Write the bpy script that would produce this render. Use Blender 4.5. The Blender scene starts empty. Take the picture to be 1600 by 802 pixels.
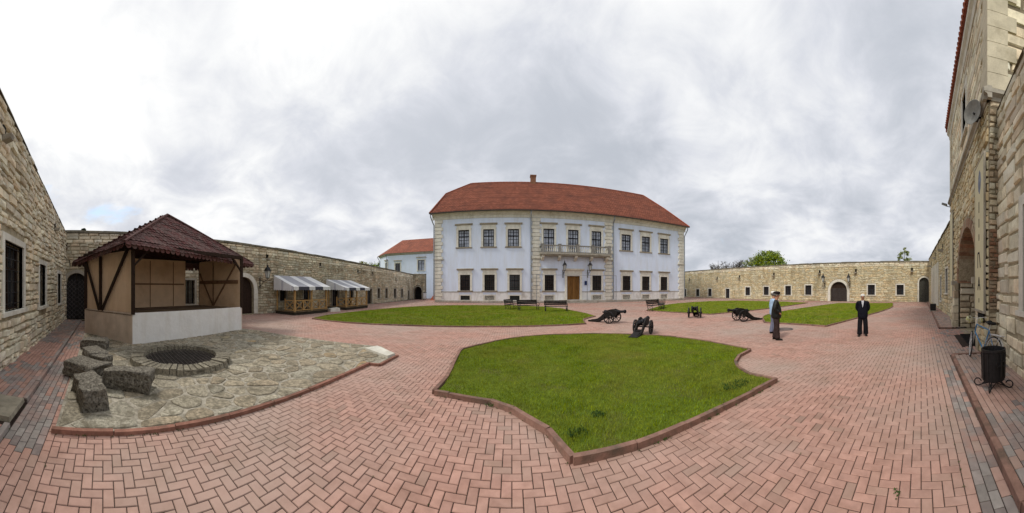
import bpy, bmesh, math, random
import numpy as np
from mathutils import Vector, Matrix
R = math.radians
random.seed(11); rng = np.random.default_rng(11)
S = bpy.context.scene; COL = S.collection
# ------------------------------------------------------------------ camera
K, Y0, H = 407.0, 451.0, 1.85           # pixels per radian, horizon row, lens height (1600 px wide picture)
cam = bpy.data.cameras.new('camera'); co = bpy.data.objects.new('camera', cam); COL.objects.link(co)
S.camera = co
co.location = (0, 0, H); co.rotation_euler = (math.pi/2, 0, 0)
cam.type = 'PANO'; cam.panorama_type = 'CENTRAL_CYLINDRICAL'
cam.central_cylindrical_range_u_min = -800/K; cam.central_cylindrical_range_u_max = 800/K
cam.central_cylindrical_range_v_min = -(802-Y0)/K; cam.central_cylindrical_range_v_max = Y0/K
cam.central_cylindrical_radius = 1.0
cam.clip_start = 0.05; cam.clip_end = 2000
# ------------------------------------------------------------------ world
SH0, SH1, OF1, OF2 = 0.40, 0.64, (24.3, 23.3, 8), (27.4, 27.2, 8)
OFH = (17.4, 9.9, 3.9)
SUN_AZ, SUN_EL = R(-106), R(50)
sd = Vector((math.sin(SUN_AZ)*math.cos(SUN_EL), math.cos(SUN_AZ)*math.cos(SUN_EL), math.sin(SUN_EL)))
W = bpy.data.worlds.new('World'); S.world = W; W.use_nodes = True
nt = W.node_tree; N = nt.nodes; Lk = nt.links; N.clear()
def nd(t, **kw):
    n = N.new(t)
    for k, v in kw.items(): setattr(n, k, v)
    return n
def math_node(op, a, b=None, clamp=False):
    n = nd('ShaderNodeMath', operation=op, use_clamp=clamp)
    for i, x in enumerate((a, b)):
        if x is None: continue
        if isinstance(x, (int, float)): n.inputs[i].default_value = x
        else: Lk.new(x, n.inputs[i])
    return n.outputs[0]
def maprange(x, a, b, c, d, smooth=True):
    n = nd('ShaderNodeMapRange', interpolation_type='SMOOTHSTEP' if smooth else 'LINEAR')
    for i, v in enumerate((a, b, c, d)): n.inputs[i+1].default_value = v
    Lk.new(x, n.inputs[0]); return n.outputs[0]
def mixc(f, a, b):
    n = nd('ShaderNodeMix', data_type='RGBA')
    Lk.new(f, n.inputs[0]) if not isinstance(f, float) else setattr(n.inputs[0], 'default_value', f)
    for i, x in ((6, a), (7, b)):
        if isinstance(x, tuple): n.inputs[i].default_value = (*x, 1)
        else: Lk.new(x, n.inputs[i])
    return n.outputs[2]
tc = nd('ShaderNodeTexCoord'); sep = nd('ShaderNodeSeparateXYZ'); Lk.new(tc.outputs['Generated'], sep.inputs[0])
zc = math_node('ADD', math_node('MAXIMUM', sep.outputs[2], 0.0), 0.32)
cx = math_node('DIVIDE', sep.outputs[0], zc); cy = math_node('DIVIDE', sep.outputs[1], zc)
cb = nd('ShaderNodeCombineXYZ'); Lk.new(cx, cb.inputs[0]); Lk.new(cy, cb.inputs[1])
def noise(vec, scale, detail, rough, dist=0.0, off=(0, 0, 0)):
    m = nd('ShaderNodeVectorMath', operation='ADD'); m.inputs[1].default_value = off; Lk.new(vec, m.inputs[0])
    n = nd('ShaderNodeTexNoise'); n.inputs['Scale'].default_value = scale; n.inputs['Detail'].default_value = detail
    n.inputs['Roughness'].default_value = rough; n.inputs['Distortion'].default_value = dist
    Lk.new(m.outputs[0], n.inputs['Vector']); return n.outputs[0]
n1 = noise(cb.outputs[0], 1.25, 9, 0.5, 0.3, OF1)
n2 = noise(cb.outputs[0], 0.35, 4, 0.5, 0.3, OF2)
n3 = noise(cb.outputs[0], 3.4, 9, 0.6, 0.5, (1.0, 5.0, 9))
shade = math_node('ADD', math_node('ADD', math_node('MULTIPLY', n1, 0.48), math_node('MULTIPLY', n2, 0.28)), math_node('MULTIPLY', n3, 0.26))
dt = nd('ShaderNodeVectorMath', operation='DOT_PRODUCT'); dt.inputs[1].default_value = sd
Lk.new(tc.outputs['Generated'], dt.inputs[0])
glow = maprange(dt.outputs['Value'], -0.1, 0.95, 0.0, 1.0)
tone = math_node('ADD', maprange(shade, SH0, SH1, 0.0, 0.92), math_node('MULTIPLY', glow, 0.30))
tone = math_node('ADD', tone, maprange(sep.outputs[2], 0.0, 0.8, -0.04, 0.04))
ramp = nd('ShaderNodeValToRGB'); Lk.new(tone, ramp.inputs[0])
ramp.color_ramp.elements[0].color = (0.345, 0.368, 0.41, 1); ramp.color_ramp.elements[0].position = 0.0
ramp.color_ramp.elements[1].color = (0.665, 0.668, 0.668, 1); ramp.color_ramp.elements[1].position = 1.0
e = ramp.color_ramp.elements.new(0.45); e.color = (0.475, 0.49, 0.53, 1)
sky = nd('ShaderNodeTexSky'); sky.sky_type = 'NISHITA'; sky.sun_disc = False
sky.sun_elevation = SUN_EL; sky.sun_rotation = SUN_AZ; sky.air_density = 1.2; sky.dust_density = 0.4
SKY_STR = 0.10
cl = nd('ShaderNodeVectorMath', operation='SCALE'); Lk.new(ramp.outputs[0], cl.inputs[0]); cl.inputs['Scale'].default_value = 1/SKY_STR
hole = maprange(noise(cb.outputs[0], 1.35, 8, 0.55, 0.3, OFH), 0.64, 0.74, 0.0, 0.8)
hole = math_node('MULTIPLY', hole, maprange(sep.outputs[2], 0.35, 0.55, 1.0, 0.0))
bg = nd('ShaderNodeBackground'); bg.inputs[1].default_value = SKY_STR
Lk.new(mixc(hole, cl.outputs[0], sky.outputs[0]), bg.inputs[0])
wo = nd('ShaderNodeOutputWorld'); Lk.new(bg.outputs[0], wo.inputs[0])
# ------------------------------------------------------------------ sun, exposure
sl = bpy.data.lights.new('sun', 'SUN'); sl.energy = 1.5; sl.angle = R(11); sl.color = (1, 0.95, 0.87)
so = bpy.data.objects.new('sun', sl); COL.objects.link(so); so.location = (0, 0, 40)
so.rotation_euler = sd.to_track_quat('Z', 'Y').to_euler()
vs = S.view_settings; vs.view_transform = 'Standard'; vs.look = 'None'; vs.exposure = 0.60; vs.gamma = 1; vs.use_curve_mapping = False
S.cycles.max_bounces = 5; S.cycles.diffuse_bounces = 3; S.cycles.use_denoising = True

# ------------------------------------------------------------------ materials
MATS = {}
def mat(name, col, rough=0.85, var=0.12, scale=5.0, bump=0.0, bscale=40.0, col2=None, c2=(0.52, 0.68), c2scale=0.8,
        isl=0.0, hue=0.0, metal=0.0, spec=0.07, streak=0.0, island_c=None, zstretch=1.0, emis=None):
    """procedural material: noise-mottled colour, wear patches, per-piece tint, bump"""
    if name in MATS: return MATS[name]
    m = bpy.data.materials.new(name); m.use_nodes = True; t = m.node_tree; n = t.nodes; l = t.links; n.clear()
    out = n.new('ShaderNodeOutputMaterial'); b = n.new('ShaderNodeBsdfPrincipled'); l.new(b.outputs[0], out.inputs[0])
    b.inputs['Roughness'].default_value = rough; b.inputs['Metallic'].default_value = metal
    b.inputs['Specular IOR Level'].default_value = spec
    g = n.new('ShaderNodeNewGeometry')
    mp = n.new('ShaderNodeVectorMath'); mp.operation = 'MULTIPLY'; mp.inputs[1].default_value = (1, 1, zstretch)
    l.new(g.outputs['Position'], mp.inputs[0]); P = mp.outputs[0]
    def nz(sc, det=5, ro=0.6):
        q = n.new('ShaderNodeTexNoise'); q.inputs['Scale'].default_value = sc; q.inputs['Detail'].default_value = det
        q.inputs['Roughness'].default_value = ro; l.new(P, q.inputs['Vector']); return q.outputs[0]
    def mr(x, a, bb, c, d):
        q = n.new('ShaderNodeMapRange'); l.new(x, q.inputs[0])
        for i, v in enumerate((a, bb, c, d)): q.inputs[i+1].default_value = v
        return q.outputs[0]
    def mix(f, a, bb, mode='MIX'):
        q = n.new('ShaderNodeMix'); q.data_type = 'RGBA'; q.blend_type = mode
        if isinstance(f, float): q.inputs[0].default_value = f
        else: l.new(f, q.inputs[0])
        for i, x in ((6, a), (7, bb)):
            if isinstance(x, tuple): q.inputs[i].default_value = (*x[:3], 1)
            else: l.new(x, q.inputs[i])
        return q.outputs[2]
    lo = tuple(c*(1-var) for c in col); hi = tuple(min(1, c*(1+var)) for c in col)
    c = mix(mr(nz(scale), 0.3, 0.7, 0, 1), lo, hi)
    if isl or hue or island_c:
        oi = n.new('ShaderNodeObjectInfo')
        ad = n.new('ShaderNodeMath'); ad.operation = 'ADD'; l.new(g.outputs['Random Per Island'], ad.inputs[0]); l.new(oi.outputs['Random'], ad.inputs[1])
        fr_ = n.new('ShaderNodeMath'); fr_.operation = 'FRACT'; l.new(ad.outputs[0], fr_.inputs[0]); rnd = fr_.outputs[0]
        if island_c:
            wn = n.new('ShaderNodeTexWhiteNoise'); wn.noise_dimensions = '1D'; l.new(rnd, wn.inputs['W'])
            c = mix(mr(wn.outputs[0], 1-island_c[1], min(1, 1-island_c[1]+0.12), 0, island_c[2]), c, island_c[0])
        v = mr(rnd, 0, 1, 1-isl, 1+isl)
        hs = n.new('ShaderNodeHueSaturation'); l.new(c, hs.inputs['Color']); l.new(v, hs.inputs['Value'])
        if hue:
            w2 = n.new('ShaderNodeMath'); w2.operation = 'MULTIPLY'; l.new(rnd, w2.inputs[0]); w2.inputs[1].default_value = 7.31
            w3 = n.new('ShaderNodeMath'); w3.operation = 'FRACT'; l.new(w2.outputs[0], w3.inputs[0])
            l.new(mr(w3.outputs[0], 0, 1, 0.5-hue, 0.5+hue), hs.inputs['Hue'])
            l.new(mr(w3.outputs[0], 0, 1, 1.25, 0.8), hs.inputs['Saturation'])
        c = hs.outputs[0]
    if col2:
        c = mix(mr(nz(c2scale, 7, 0.62), c2[0], c2[1], 0, 1), c, col2)
    if streak:
        sv = n.new('ShaderNodeVectorMath'); sv.operation = 'MULTIPLY'; sv.inputs[1].default_value = (1.7, 1.7, 0.22); l.new(g.outputs['Position'], sv.inputs[0])
        q = n.new('ShaderNodeTexNoise'); q.inputs['Scale'].default_value = 1.0; q.inputs['Detail'].default_value = 8; q.inputs['Roughness'].default_value = 0.68; l.new(sv.outputs[0], q.inputs['Vector'])
        k = 1-streak; c = mix(mr(q.outputs[0], 0.46, 0.72, 0, 1), c, mix(1.0, c, (k*1.0, k*0.97, k*0.92), 'MULTIPLY'))
    l.new(c, b.inputs['Base Color'])
    if bump:
        bp = n.new('ShaderNodeBump'); bp.inputs['Strength'].default_value = 1.0; bp.inputs['Distance'].default_value = bump
        l.new(nz(bscale, 6, 0.65), bp.inputs['Height']); l.new(bp.outputs[0], b.inputs['Normal'])
    if emis:
        b.inputs['Emission Color'].default_value = (*emis[:3], 1); b.inputs['Emission Strength'].default_value = emis[3]
    MATS[name] = m
    return m
STONE = mat('limestone', (0.575, 0.505, 0.37), streak=0.5, isl=0.24, hue=0.02, var=0.20, scale=4, bump=0.02, bscale=14, col2=(0.19, 0.155, 0.10), c2=(0.54, 0.74), c2scale=0.7, island_c=((0.62, 0.57, 0.45), 0.25, 0.7))
STONER = mat('warm_limestone', (0.63, 0.545, 0.36), streak=0.38, isl=0.17, hue=0.015, var=0.18, scale=4, bump=0.02, bscale=14, col2=(0.33, 0.28, 0.16), c2=(0.54, 0.76), c2scale=0.5, island_c=((0.68, 0.62, 0.47), 0.25, 0.6))
MORTARL = mat('pale_mortar', (0.40, 0.345, 0.24), var=0.28, scale=6, bump=0.03, bscale=18, col2=(0.24, 0.20, 0.13), c2=(0.5, 0.7), c2scale=0.9)
STONE2 = mat('limestone_pale', (0.75, 0.675, 0.51), streak=0.34, isl=0.22, hue=0.02, var=0.18, scale=5, bump=0.012, bscale=18, col2=(0.24, 0.20, 0.13), c2=(0.60, 0.78), c2scale=0.9, island_c=((0.68, 0.63, 0.52), 0.3, 0.7))
MORTAR = mat('mortar', (0.23, 0.19, 0.13), var=0.28, scale=6, bump=0.03, bscale=18, col2=(0.17, 0.14, 0.09), c2=(0.5, 0.7), c2scale=0.9)
COPING = mat('coping_stone', (0.17, 0.15, 0.11), isl=0.2, var=0.3, scale=5, bump=0.02, bscale=20, col2=(0.07, 0.065, 0.05), c2scale=1.5)
TRIM = mat('carved_limestone', (0.68, 0.655, 0.575), streak=0.25, isl=0.06, var=0.10, scale=3, bump=0.006, bscale=30, col2=(0.42, 0.385, 0.31), c2=(0.58, 0.8), c2scale=1.3)
TRIMD = mat('weathered_shaded_trim', (0.38, 0.35, 0.29), isl=0.1, var=0.2, scale=4, bump=0.01, bscale=25, col2=(0.2, 0.17, 0.12), c2=(0.5, 0.75), c2scale=2)
BRICKR = mat('old_red_brick', (0.31, 0.215, 0.145), isl=0.3, hue=0.02, var=0.25, scale=8, bump=0.015, bscale=25, col2=(0.36, 0.30, 0.22), c2=(0.5, 0.66), c2scale=2.2)
PLASTER = mat('pale_blue_plaster', (0.665, 0.735, 0.875), streak=0.08, var=0.04, scale=1.2, bump=0.002, bscale=14, col2=(0.62, 0.66, 0.73), c2=(0.52, 0.8), c2scale=0.9, zstretch=0.3)
PLINTHW = mat('white_plinth_plaster', (0.75, 0.75, 0.74), streak=0.3, var=0.07, scale=2, bump=0.003, bscale=14, col2=(0.48, 0.45, 0.40), c2=(0.56, 0.72), c2scale=0.8)
BASEST = mat('base_stone', (0.40, 0.36, 0.31), isl=0.18, var=0.25, scale=5, bump=0.015, bscale=20, col2=(0.22, 0.19, 0.15), c2scale=1.2)
PAVER = mat('red_paver', (0.425, 0.25, 0.20), streak=0.2, isl=0.10, hue=0.0, var=0.16, scale=7, bump=0.0025, bscale=160, col2=(0.40, 0.295, 0.248), c2=(0.42, 0.62), c2scale=0.22, rough=0.8, spec=0.12, island_c=((0.31, 0.215, 0.17), 0.10, 0.7))
PAVERG = mat('grey_paver', (0.27, 0.235, 0.215), isl=0.2, hue=0.02, var=0.15, scale=10, bump=0.003, bscale=150, col2=(0.36, 0.23, 0.19), c2=(0.5, 0.66), c2scale=0.9, rough=0.75)
JOINT = mat('paver_joint_sand', (0.045, 0.032, 0.026), var=0.4, scale=20, bump=0.004, bscale=120)
KERB = mat('kerb_red_concrete', (0.23, 0.135, 0.105), isl=0.18, var=0.25, scale=9, bump=0.006, bscale=60, col2=(0.11, 0.09, 0.07), c2=(0.5, 0.7), c2scale=3)
KERBR = mat('kerb_brick_red', (0.25, 0.125, 0.092), isl=0.15, var=0.25, scale=9, bump=0.006, bscale=60, col2=(0.15, 0.09, 0.065), c2=(0.5, 0.7), c2scale=4)
SOIL = mat('lawn_soil', (0.11, 0.15, 0.016), var=0.3, scale=9, bump=0.03, bscale=30, col2=(0.12, 0.12, 0.035), c2scale=1.2)
GRASS = mat('grass_blades', (0.21, 0.29, 0.018), streak=0.38, isl=0.45, hue=0.03, var=0.2, scale=2, col2=(0.31, 0.30, 0.055), c2=(0.42, 0.66), c2scale=0.5, rough=0.8, spec=0.0)
FLAG = mat('flagstone', (0.335, 0.295, 0.222), isl=0.2, hue=0.012, var=0.5, scale=22, bump=0.02, bscale=38, col2=(0.16, 0.14, 0.10), c2=(0.46, 0.66), c2scale=6, island_c=((0.38, 0.27, 0.13), 0.1, 0.8))
FMORT = mat('flag_mortar', (0.37, 0.335, 0.27), var=0.4, scale=18, bump=0.02, bscale=40, col2=(0.16, 0.14, 0.10), c2=(0.48, 0.64), c2scale=1.6)
ROCK = mat('dark_lichen_rock', (0.15, 0.135, 0.11), var=0.75, scale=26, bump=0.035, bscale=30, col2=(0.30, 0.275, 0.225), c2=(0.52, 0.66), c2scale=16)
PITST = mat('pit_stone', (0.23, 0.205, 0.155), isl=0.14, var=0.5, scale=22, bump=0.015, bscale=40, col2=(0.33, 0.30, 0.24), c2=(0.55, 0.7), c2scale=5)
IRON = mat('black_iron', (0.013, 0.012, 0.013), var=0.3, scale=20, rough=0.55, spec=0.3, bump=0.001, bscale=90)
CANNON = mat('dark_painted_oak', (0.012, 0.010, 0.009), var=0.35, scale=12, rough=0.65, spec=0.25, bump=0.002, bscale=70)
GLASS = mat('dark_window_glass', (0.025, 0.027, 0.032), var=0.4, scale=2, rough=0.12, spec=0.6)
CURT = mat('curtained_window_glass', (0.30, 0.33, 0.40), var=0.65, scale=0.9, rough=0.1, spec=0.6)  # bluish-white tone of curtains behind the panes, varied by noise
DARKWOOD = mat('dark_wood', (0.035, 0.022, 0.016), var=0.3, scale=10, rough=0.6, bump=0.004, bscale=50)
OAK = mat('oak_door', (0.20, 0.10, 0.032), isl=0.15, var=0.3, scale=6, rough=0.55, bump=0.004, bscale=40, zstretch=0.15)
PINE = mat('pine_timber', (0.44, 0.27, 0.11), isl=0.15, var=0.2, scale=8, rough=0.6, bump=0.002, bscale=50)
SHINGLE = mat('maroon_shingle', (0.125, 0.068, 0.062), isl=0.17, hue=0.01, var=0.25, scale=8, bump=0.004, bscale=60, col2=(0.12, 0.075, 0.07), c2=(0.5, 0.72), c2scale=1.3, rough=0.8)
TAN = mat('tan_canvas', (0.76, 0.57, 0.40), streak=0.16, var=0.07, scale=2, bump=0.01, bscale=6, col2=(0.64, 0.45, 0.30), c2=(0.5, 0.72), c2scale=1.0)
TANIN = mat('tan_canvas_inner', (0.70, 0.50, 0.33), var=0.1, scale=2, bump=0.008, bscale=6, col2=(0.56, 0.38, 0.24), c2=(0.5, 0.72), c2scale=1.3)  # slightly deeper tan than the outer canvas, used on the inner panels
BROWNC = mat('brown_skirting', (0.66, 0.54, 0.44), streak=0.18, var=0.12, scale=2.5, bump=0.01, bscale=5, col2=(0.54, 0.42, 0.33), c2=(0.48, 0.7), c2scale=1.1)
WHITEC = mat('white_skirting', (0.82, 0.81, 0.785), streak=0.14, var=0.05, scale=2, bump=0.03, bscale=3, col2=(0.73, 0.71, 0.68), c2=(0.5, 0.72), c2scale=0.9)
AWNW = mat('awning_white', (0.68, 0.68, 0.68), var=0.05, scale=3, rough=0.7)
AWNB = mat('awning_lilac_grey', (0.35, 0.35, 0.38), var=0.06, scale=3, rough=0.7)
AWND = mat('awning_navy', (0.075, 0.075, 0.095), var=0.1, scale=3, rough=0.7)
TILE = mat('red_roof_tile', (0.29, 0.085, 0.05), isl=0.10, var=0.22, scale=3.0, bump=0.02, bscale=9, col2=(0.22, 0.075, 0.05), c2=(0.48, 0.7), c2scale=0.9, rough=0.8)
ZINC = mat('zinc_pipe', (0.26, 0.28, 0.30), var=0.15, scale=6, rough=0.45, metal=0.6)
GUTTER = mat('dark_eave', (0.06, 0.055, 0.05), var=0.2, scale=6, rough=0.6)
LAMPGL = mat('lantern_glass', (0.45, 0.46, 0.44), var=0.1, scale=8, rough=0.15, spec=0.6)
TRIMG = mat('tan_ashlar', (0.58, 0.52, 0.39), isl=0.08, var=0.14, scale=3, bump=0.008, bscale=25, col2=(0.33, 0.28, 0.19), c2=(0.55, 0.78), c2scale=1.1)
def tile_rows(m, w, h, ky):
    # tile courses: a brick pattern on x and the length up the slope multiplies the base colour
    t = m.node_tree; n = t.nodes; l = t.links; b = next(x for x in n if x.type == 'BSDF_PRINCIPLED'); src = b.inputs['Base Color'].links[0].from_socket
    g = n.new('ShaderNodeNewGeometry'); v = n.new('ShaderNodeVectorMath'); v.operation = 'MULTIPLY'; v.inputs[1].default_value = (1, ky, 0); l.new(g.outputs['Position'], v.inputs[0])
    br = n.new('ShaderNodeTexBrick'); l.new(v.outputs[0], br.inputs['Vector'])
    for k, x in (('Color1', (1.12, 1.1, 1.1, 1)), ('Color2', (.72, .72, .74, 1)), ('Mortar', (.42, .40, .40, 1)), ('Scale', 1), ('Mortar Size', .03), ('Brick Width', w), ('Row Height', h)): br.inputs[k].default_value = x
    q = n.new('ShaderNodeMix'); q.data_type = 'RGBA'; q.blend_type = 'MULTIPLY'; q.inputs[0].default_value = .85; l.new(src, q.inputs[6]); l.new(br.outputs[0], q.inputs[7]); l.new(q.outputs[2], b.inputs['Base Color'])
# ------------------------------------------------------------------ mesh helpers
def tag(o, label=None, cat=None, group=None, kind=None):
    for k, v in (('label', label), ('category', cat), ('group', group), ('kind', kind)):
        if v: o[k] = v
    return o
def thing(name, label, cat, loc=(0, 0, 0), rz=0.0, group=None):
    o = bpy.data.objects.new(name, None); COL.objects.link(o); o.empty_display_size = 0.2
    o.location = loc; o.rotation_euler = (0, 0, rz); return tag(o, label, cat, group)
def link(name, me, parent=None, loc=None, rz=None, scale=None):
    o = bpy.data.objects.new(name, me); COL.objects.link(o); o.parent = parent
    if loc is not None: o.location = loc
    if rz is not None: o.rotation_euler = (0, 0, rz)
    if scale is not None: o.scale = scale
    return o
class MB:
    def __init__(s): s.v = []; s.f = []
    def add(s, vs, fs):
        b = len(s.v); s.v += [tuple(p) for p in vs]; s.f += [tuple(i+b for i in f) for f in fs]; return s
    def hexa(s, p): # bottom ring 0-3, top ring 4-7
        return s.add(p, [(3, 2, 1, 0), (4, 5, 6, 7), (0, 1, 5, 4), (1, 2, 6, 5), (2, 3, 7, 6), (3, 0, 4, 7)])
    def box(s, x0, x1, y0, y1, z0, z1):
        return s.hexa([(x0, y0, z0), (x1, y0, z0), (x1, y1, z0), (x0, y1, z0), (x0, y0, z1), (x1, y0, z1), (x1, y1, z1), (x0, y1, z1)])
    def bar(s, a, b, w, h=None, up=(0, 0, 1)):
        a = Vector(a); b = Vector(b); d = (b-a).normalized(); h = h or w; u = Vector(up)
        if abs(d.dot(u)) > 0.98: u = Vector((0, 1, 0))
        x = d.cross(u).normalized()*(w/2); y = x.cross(d).normalized()*(h/2)
        return s.hexa([a-x-y, a+x-y, a+x+y, a-x+y, b-x-y, b+x-y, b+x+y, b-x+y])
    def tube(s, pts, r, n=8, closed=False):
        pts = [Vector(p) for p in pts]; m = len(pts); rr = r if isinstance(r, (list, tuple)) else [r]*m; vs = []; prev = None
        for i, p in enumerate(pts):
            if closed: d = pts[(i+1) % m]-pts[i-1]
            else: d = pts[min(i+1, m-1)]-pts[max(i-1, 0)]
            d.normalize()
            if prev is None:
                prev = d.orthogonal().normalized()
            x = (prev-d*prev.dot(d)).normalized(); prev = x; y = d.cross(x)
            for k in range(n):
                a = 2*math.pi*k/n; vs.append(p+(x*math.cos(a)+y*math.sin(a))*rr[i])
        fs = []
        for i in range(m if closed else m-1):
            j = (i+1) % m
            for k in range(n):
                k2 = (k+1) % n; fs.append((i*n+k, i*n+k2, j*n+k2, j*n+k))
        if not closed: fs += [tuple(range(n-1, -1, -1)), tuple((m-1)*n+k for k in range(n))]
        return s.add(vs, fs)
    def lathe(s, prof, n=12, M=None, cap=True):
        vs = []; m = len(prof); M = M or Matrix()
        for r, z in prof:
            for k in range(n):
                a = 2*math.pi*k/n; vs.append(M @ Vector((r*math.cos(a), r*math.sin(a), z)))
        fs = [(i*n+k, i*n+(k+1) % n, (i+1)*n+(k+1) % n, (i+1)*n+k) for i in range(m-1) for k in range(n)]
        if cap: fs += [tuple(range(n-1, -1, -1)), tuple((m-1)*n+k for k in range(n))]
        return s.add(vs, fs)
    def prism(s, poly, off):
        n = len(poly); off = Vector(off); a = [Vector(p) for p in poly]
        return s.add(a+[p+off for p in a], [tuple(range(n-1, -1, -1)), tuple(range(n, 2*n))]+[(i, (i+1) % n, n+(i+1) % n, n+i) for i in range(n)])
    def mesh(s, name, m, smooth=False):
        me = bpy.data.meshes.new(name); me.from_pydata(s.v, [], s.f)
        for x in (m if isinstance(m, (list, tuple)) else [m]): me.materials.append(x)
        bm = bmesh.new(); bm.from_mesh(me); bmesh.ops.recalc_face_normals(bm, faces=bm.faces); bm.to_mesh(me); bm.free()
        if smooth: me.shade_smooth()
        return me
    def build(s, name, m, parent=None, smooth=False, off=None):
        if off is not None:
            s.v = [(x-off[0], y-off[1], z-off[2]) for x, y, z in s.v]
        return link(name, s.mesh(name, m, smooth), parent)
def fast_mesh(name, verts, faces, m, midx=None):
    me = bpy.data.meshes.new(name); nv, (nf, k) = len(verts), faces.shape
    me.vertices.add(nv); me.vertices.foreach_set('co', np.asarray(verts, np.float32).ravel())
    me.loops.add(nf*k); me.loops.foreach_set('vertex_index', faces.astype(np.int32).ravel())
    me.polygons.add(nf); me.polygons.foreach_set('loop_start', np.arange(0, nf*k, k, dtype=np.int32))
    for x in (m if isinstance(m, (list, tuple)) else [m]): me.materials.append(x)
    if midx is not None: me.polygons.foreach_set('material_index', midx.astype(np.int32))
    me.polygons.foreach_set('use_smooth', np.zeros(nf, bool)); me.update(calc_edges=True); me.validate()
    return me
def G(px, py, z=0.0):
    a = (px-800)/K; d = (H-z)*K/(py-Y0); return Vector((d*math.sin(a), d*math.cos(a), z))
def inside(poly, X, Y):
    poly = np.asarray(poly)[:, :2]; r = np.zeros(np.shape(X), bool); j = len(poly)-1
    for i in range(len(poly)):
        xi, yi = poly[i]; xj, yj = poly[j]
        c = ((yi > Y) != (yj > Y)) & (X < (xj-xi)*(Y-yi)/((yj-yi) if yj != yi else 1e-9)+xi)
        r ^= c; j = i
    return r
def shrink(poly, d):
    p = [Vector(q[:2]) for q in poly]; n = len(p); out = []
    ar = sum(p[i].x*p[(i+1) % n].y-p[(i+1) % n].x*p[i].y for i in range(n)); sg = 1 if ar > 0 else -1
    for i in range(n):
        a = (p[i]-p[i-1]).normalized(); b = (p[(i+1) % n]-p[i]).normalized(); t = (a+b)
        t = t.normalized() if t.length > 1e-4 else a
        nn = Vector((-t.y, t.x))*sg; out.append(p[i]+nn*d)
    return out
class Fr:
    """a wall face: s along it, z up, n out of it into the courtyard; local to a root standing at p0"""
    def __init__(s, p0, p1):
        s.p0 = Vector((*p0, 0)); d = Vector((*p1, 0))-s.p0; s.L = d.length; s.u = d.normalized(); s.n = Vector((-s.u.y, s.u.x, 0))
        s.rz = math.atan2(s.u.y, s.u.x)
    def P(s, a, z, n=0.0): return s.u*a+s.n*n+Vector((0, 0, z))
    def W(s, a, z, n=0.0): return s.p0+s.P(a, z, n)
    def at(s, px, py=None):
        a = (px-800)/K; dx, dy = math.sin(a), math.cos(a)
        det = dx*(-s.u.y)+dy*s.u.x
        d = (s.p0.x*(-s.u.y)+s.p0.y*s.u.x)/det; t = (dx*s.p0.y-dy*s.p0.x)/det
        return (t, H+(Y0-py)/K*d) if py is not None else t
    def box(s, mb, s0, s1, z0, z1, n0, n1):
        P = s.P; return mb.hexa([P(s0, z0, n0), P(s1, z0, n0), P(s1, z0, n1), P(s0, z0, n1), P(s0, z1, n0), P(s1, z1, n0), P(s1, z1, n1), P(s0, z1, n1)])
def op_z(op, s):
    if not op.get('arch'): return op['z1']
    c = (op['s0']+op['s1'])/2; r = (op['s1']-op['s0'])/2; q = max(0, 1-((s-c)/r)**2); rise = op.get('rise', r)
    return op['z1']-rise+rise*math.sqrt(q)
def core(fr, ops, ztop, depth, m, parent, name='wall_core', thick=0.9, z0=-0.05, s_rng=None):
    """face of a wall with real openings and their reveals"""
    a0, a1 = s_rng or (0, fr.L); br = {a0, a1}
    for o in ops:
        k = 12 if o.get('arch') else 1
        br |= {o['s0']+(o['s1']-o['s0'])*i/k for i in range(k+1)}
    k = max(1, int((a1-a0)/4)); br |= {a0+(a1-a0)*i/k for i in range(k+1)}
    br = sorted(b for b in br if a0-1e-6 <= b <= a1+1e-6); mb = MB()
    for a, b in zip(br, br[1:]):
        if b-a < 1e-5: continue
        mid = (a+b)/2; cov = sorted([o for o in ops if o['s0'] < mid < o['s1']], key=lambda o: o['z0'])
        ca = cb_ = z0
        for o in cov+[None]:
            ta, tb = (o['z0'], o['z0']) if o else (ztop(a), ztop(b))
            if ta > ca+1e-4 or tb > cb_+1e-4: mb.add([fr.P(a, ca), fr.P(b, cb_), fr.P(b, tb), fr.P(a, ta)], [(0, 1, 2, 3)])
            if o:
                ca, cb_ = op_z(o, a), op_z(o, b)
                mb.add([fr.P(a, ca), fr.P(b, cb_), fr.P(b, cb_, -depth), fr.P(a, ca, -depth)], [(0, 1, 2, 3)])
        mb.add([fr.P(a, ztop(a)), fr.P(b, ztop(b)), fr.P(b, ztop(b), -thick), fr.P(a, ztop(a), -thick)], [(0, 1, 2, 3)])
        mb.add([fr.P(a, z0, -thick), fr.P(b, z0, -thick), fr.P(b, ztop(b), -thick), fr.P(a, ztop(a), -thick)], [(3, 2, 1, 0)])
    for o in ops:
        for x in (o['s0'], o['s1']):
            zt = op_z(o, x); zt = max(zt, o['z0']+0.01)
            mb.add([fr.P(x, o['z0']), fr.P(x, zt), fr.P(x, zt, -depth), fr.P(x, o['z0'], -depth)], [(0, 1, 2, 3)])
        mb.add([fr.P(o['s0'], o['z0']), fr.P(o['s1'], o['z0']), fr.P(o['s1'], o['z0'], -depth), fr.P(o['s0'], o['z0'], -depth)], [(0, 1, 2, 3)])
    for x in (a0, a1):
        mb.add([fr.P(x, z0), fr.P(x, ztop(x)), fr.P(x, ztop(x), -thick), fr.P(x, z0, -thick)], [(0, 1, 2, 3)])
    return mb.build(name, m, parent)
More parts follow.
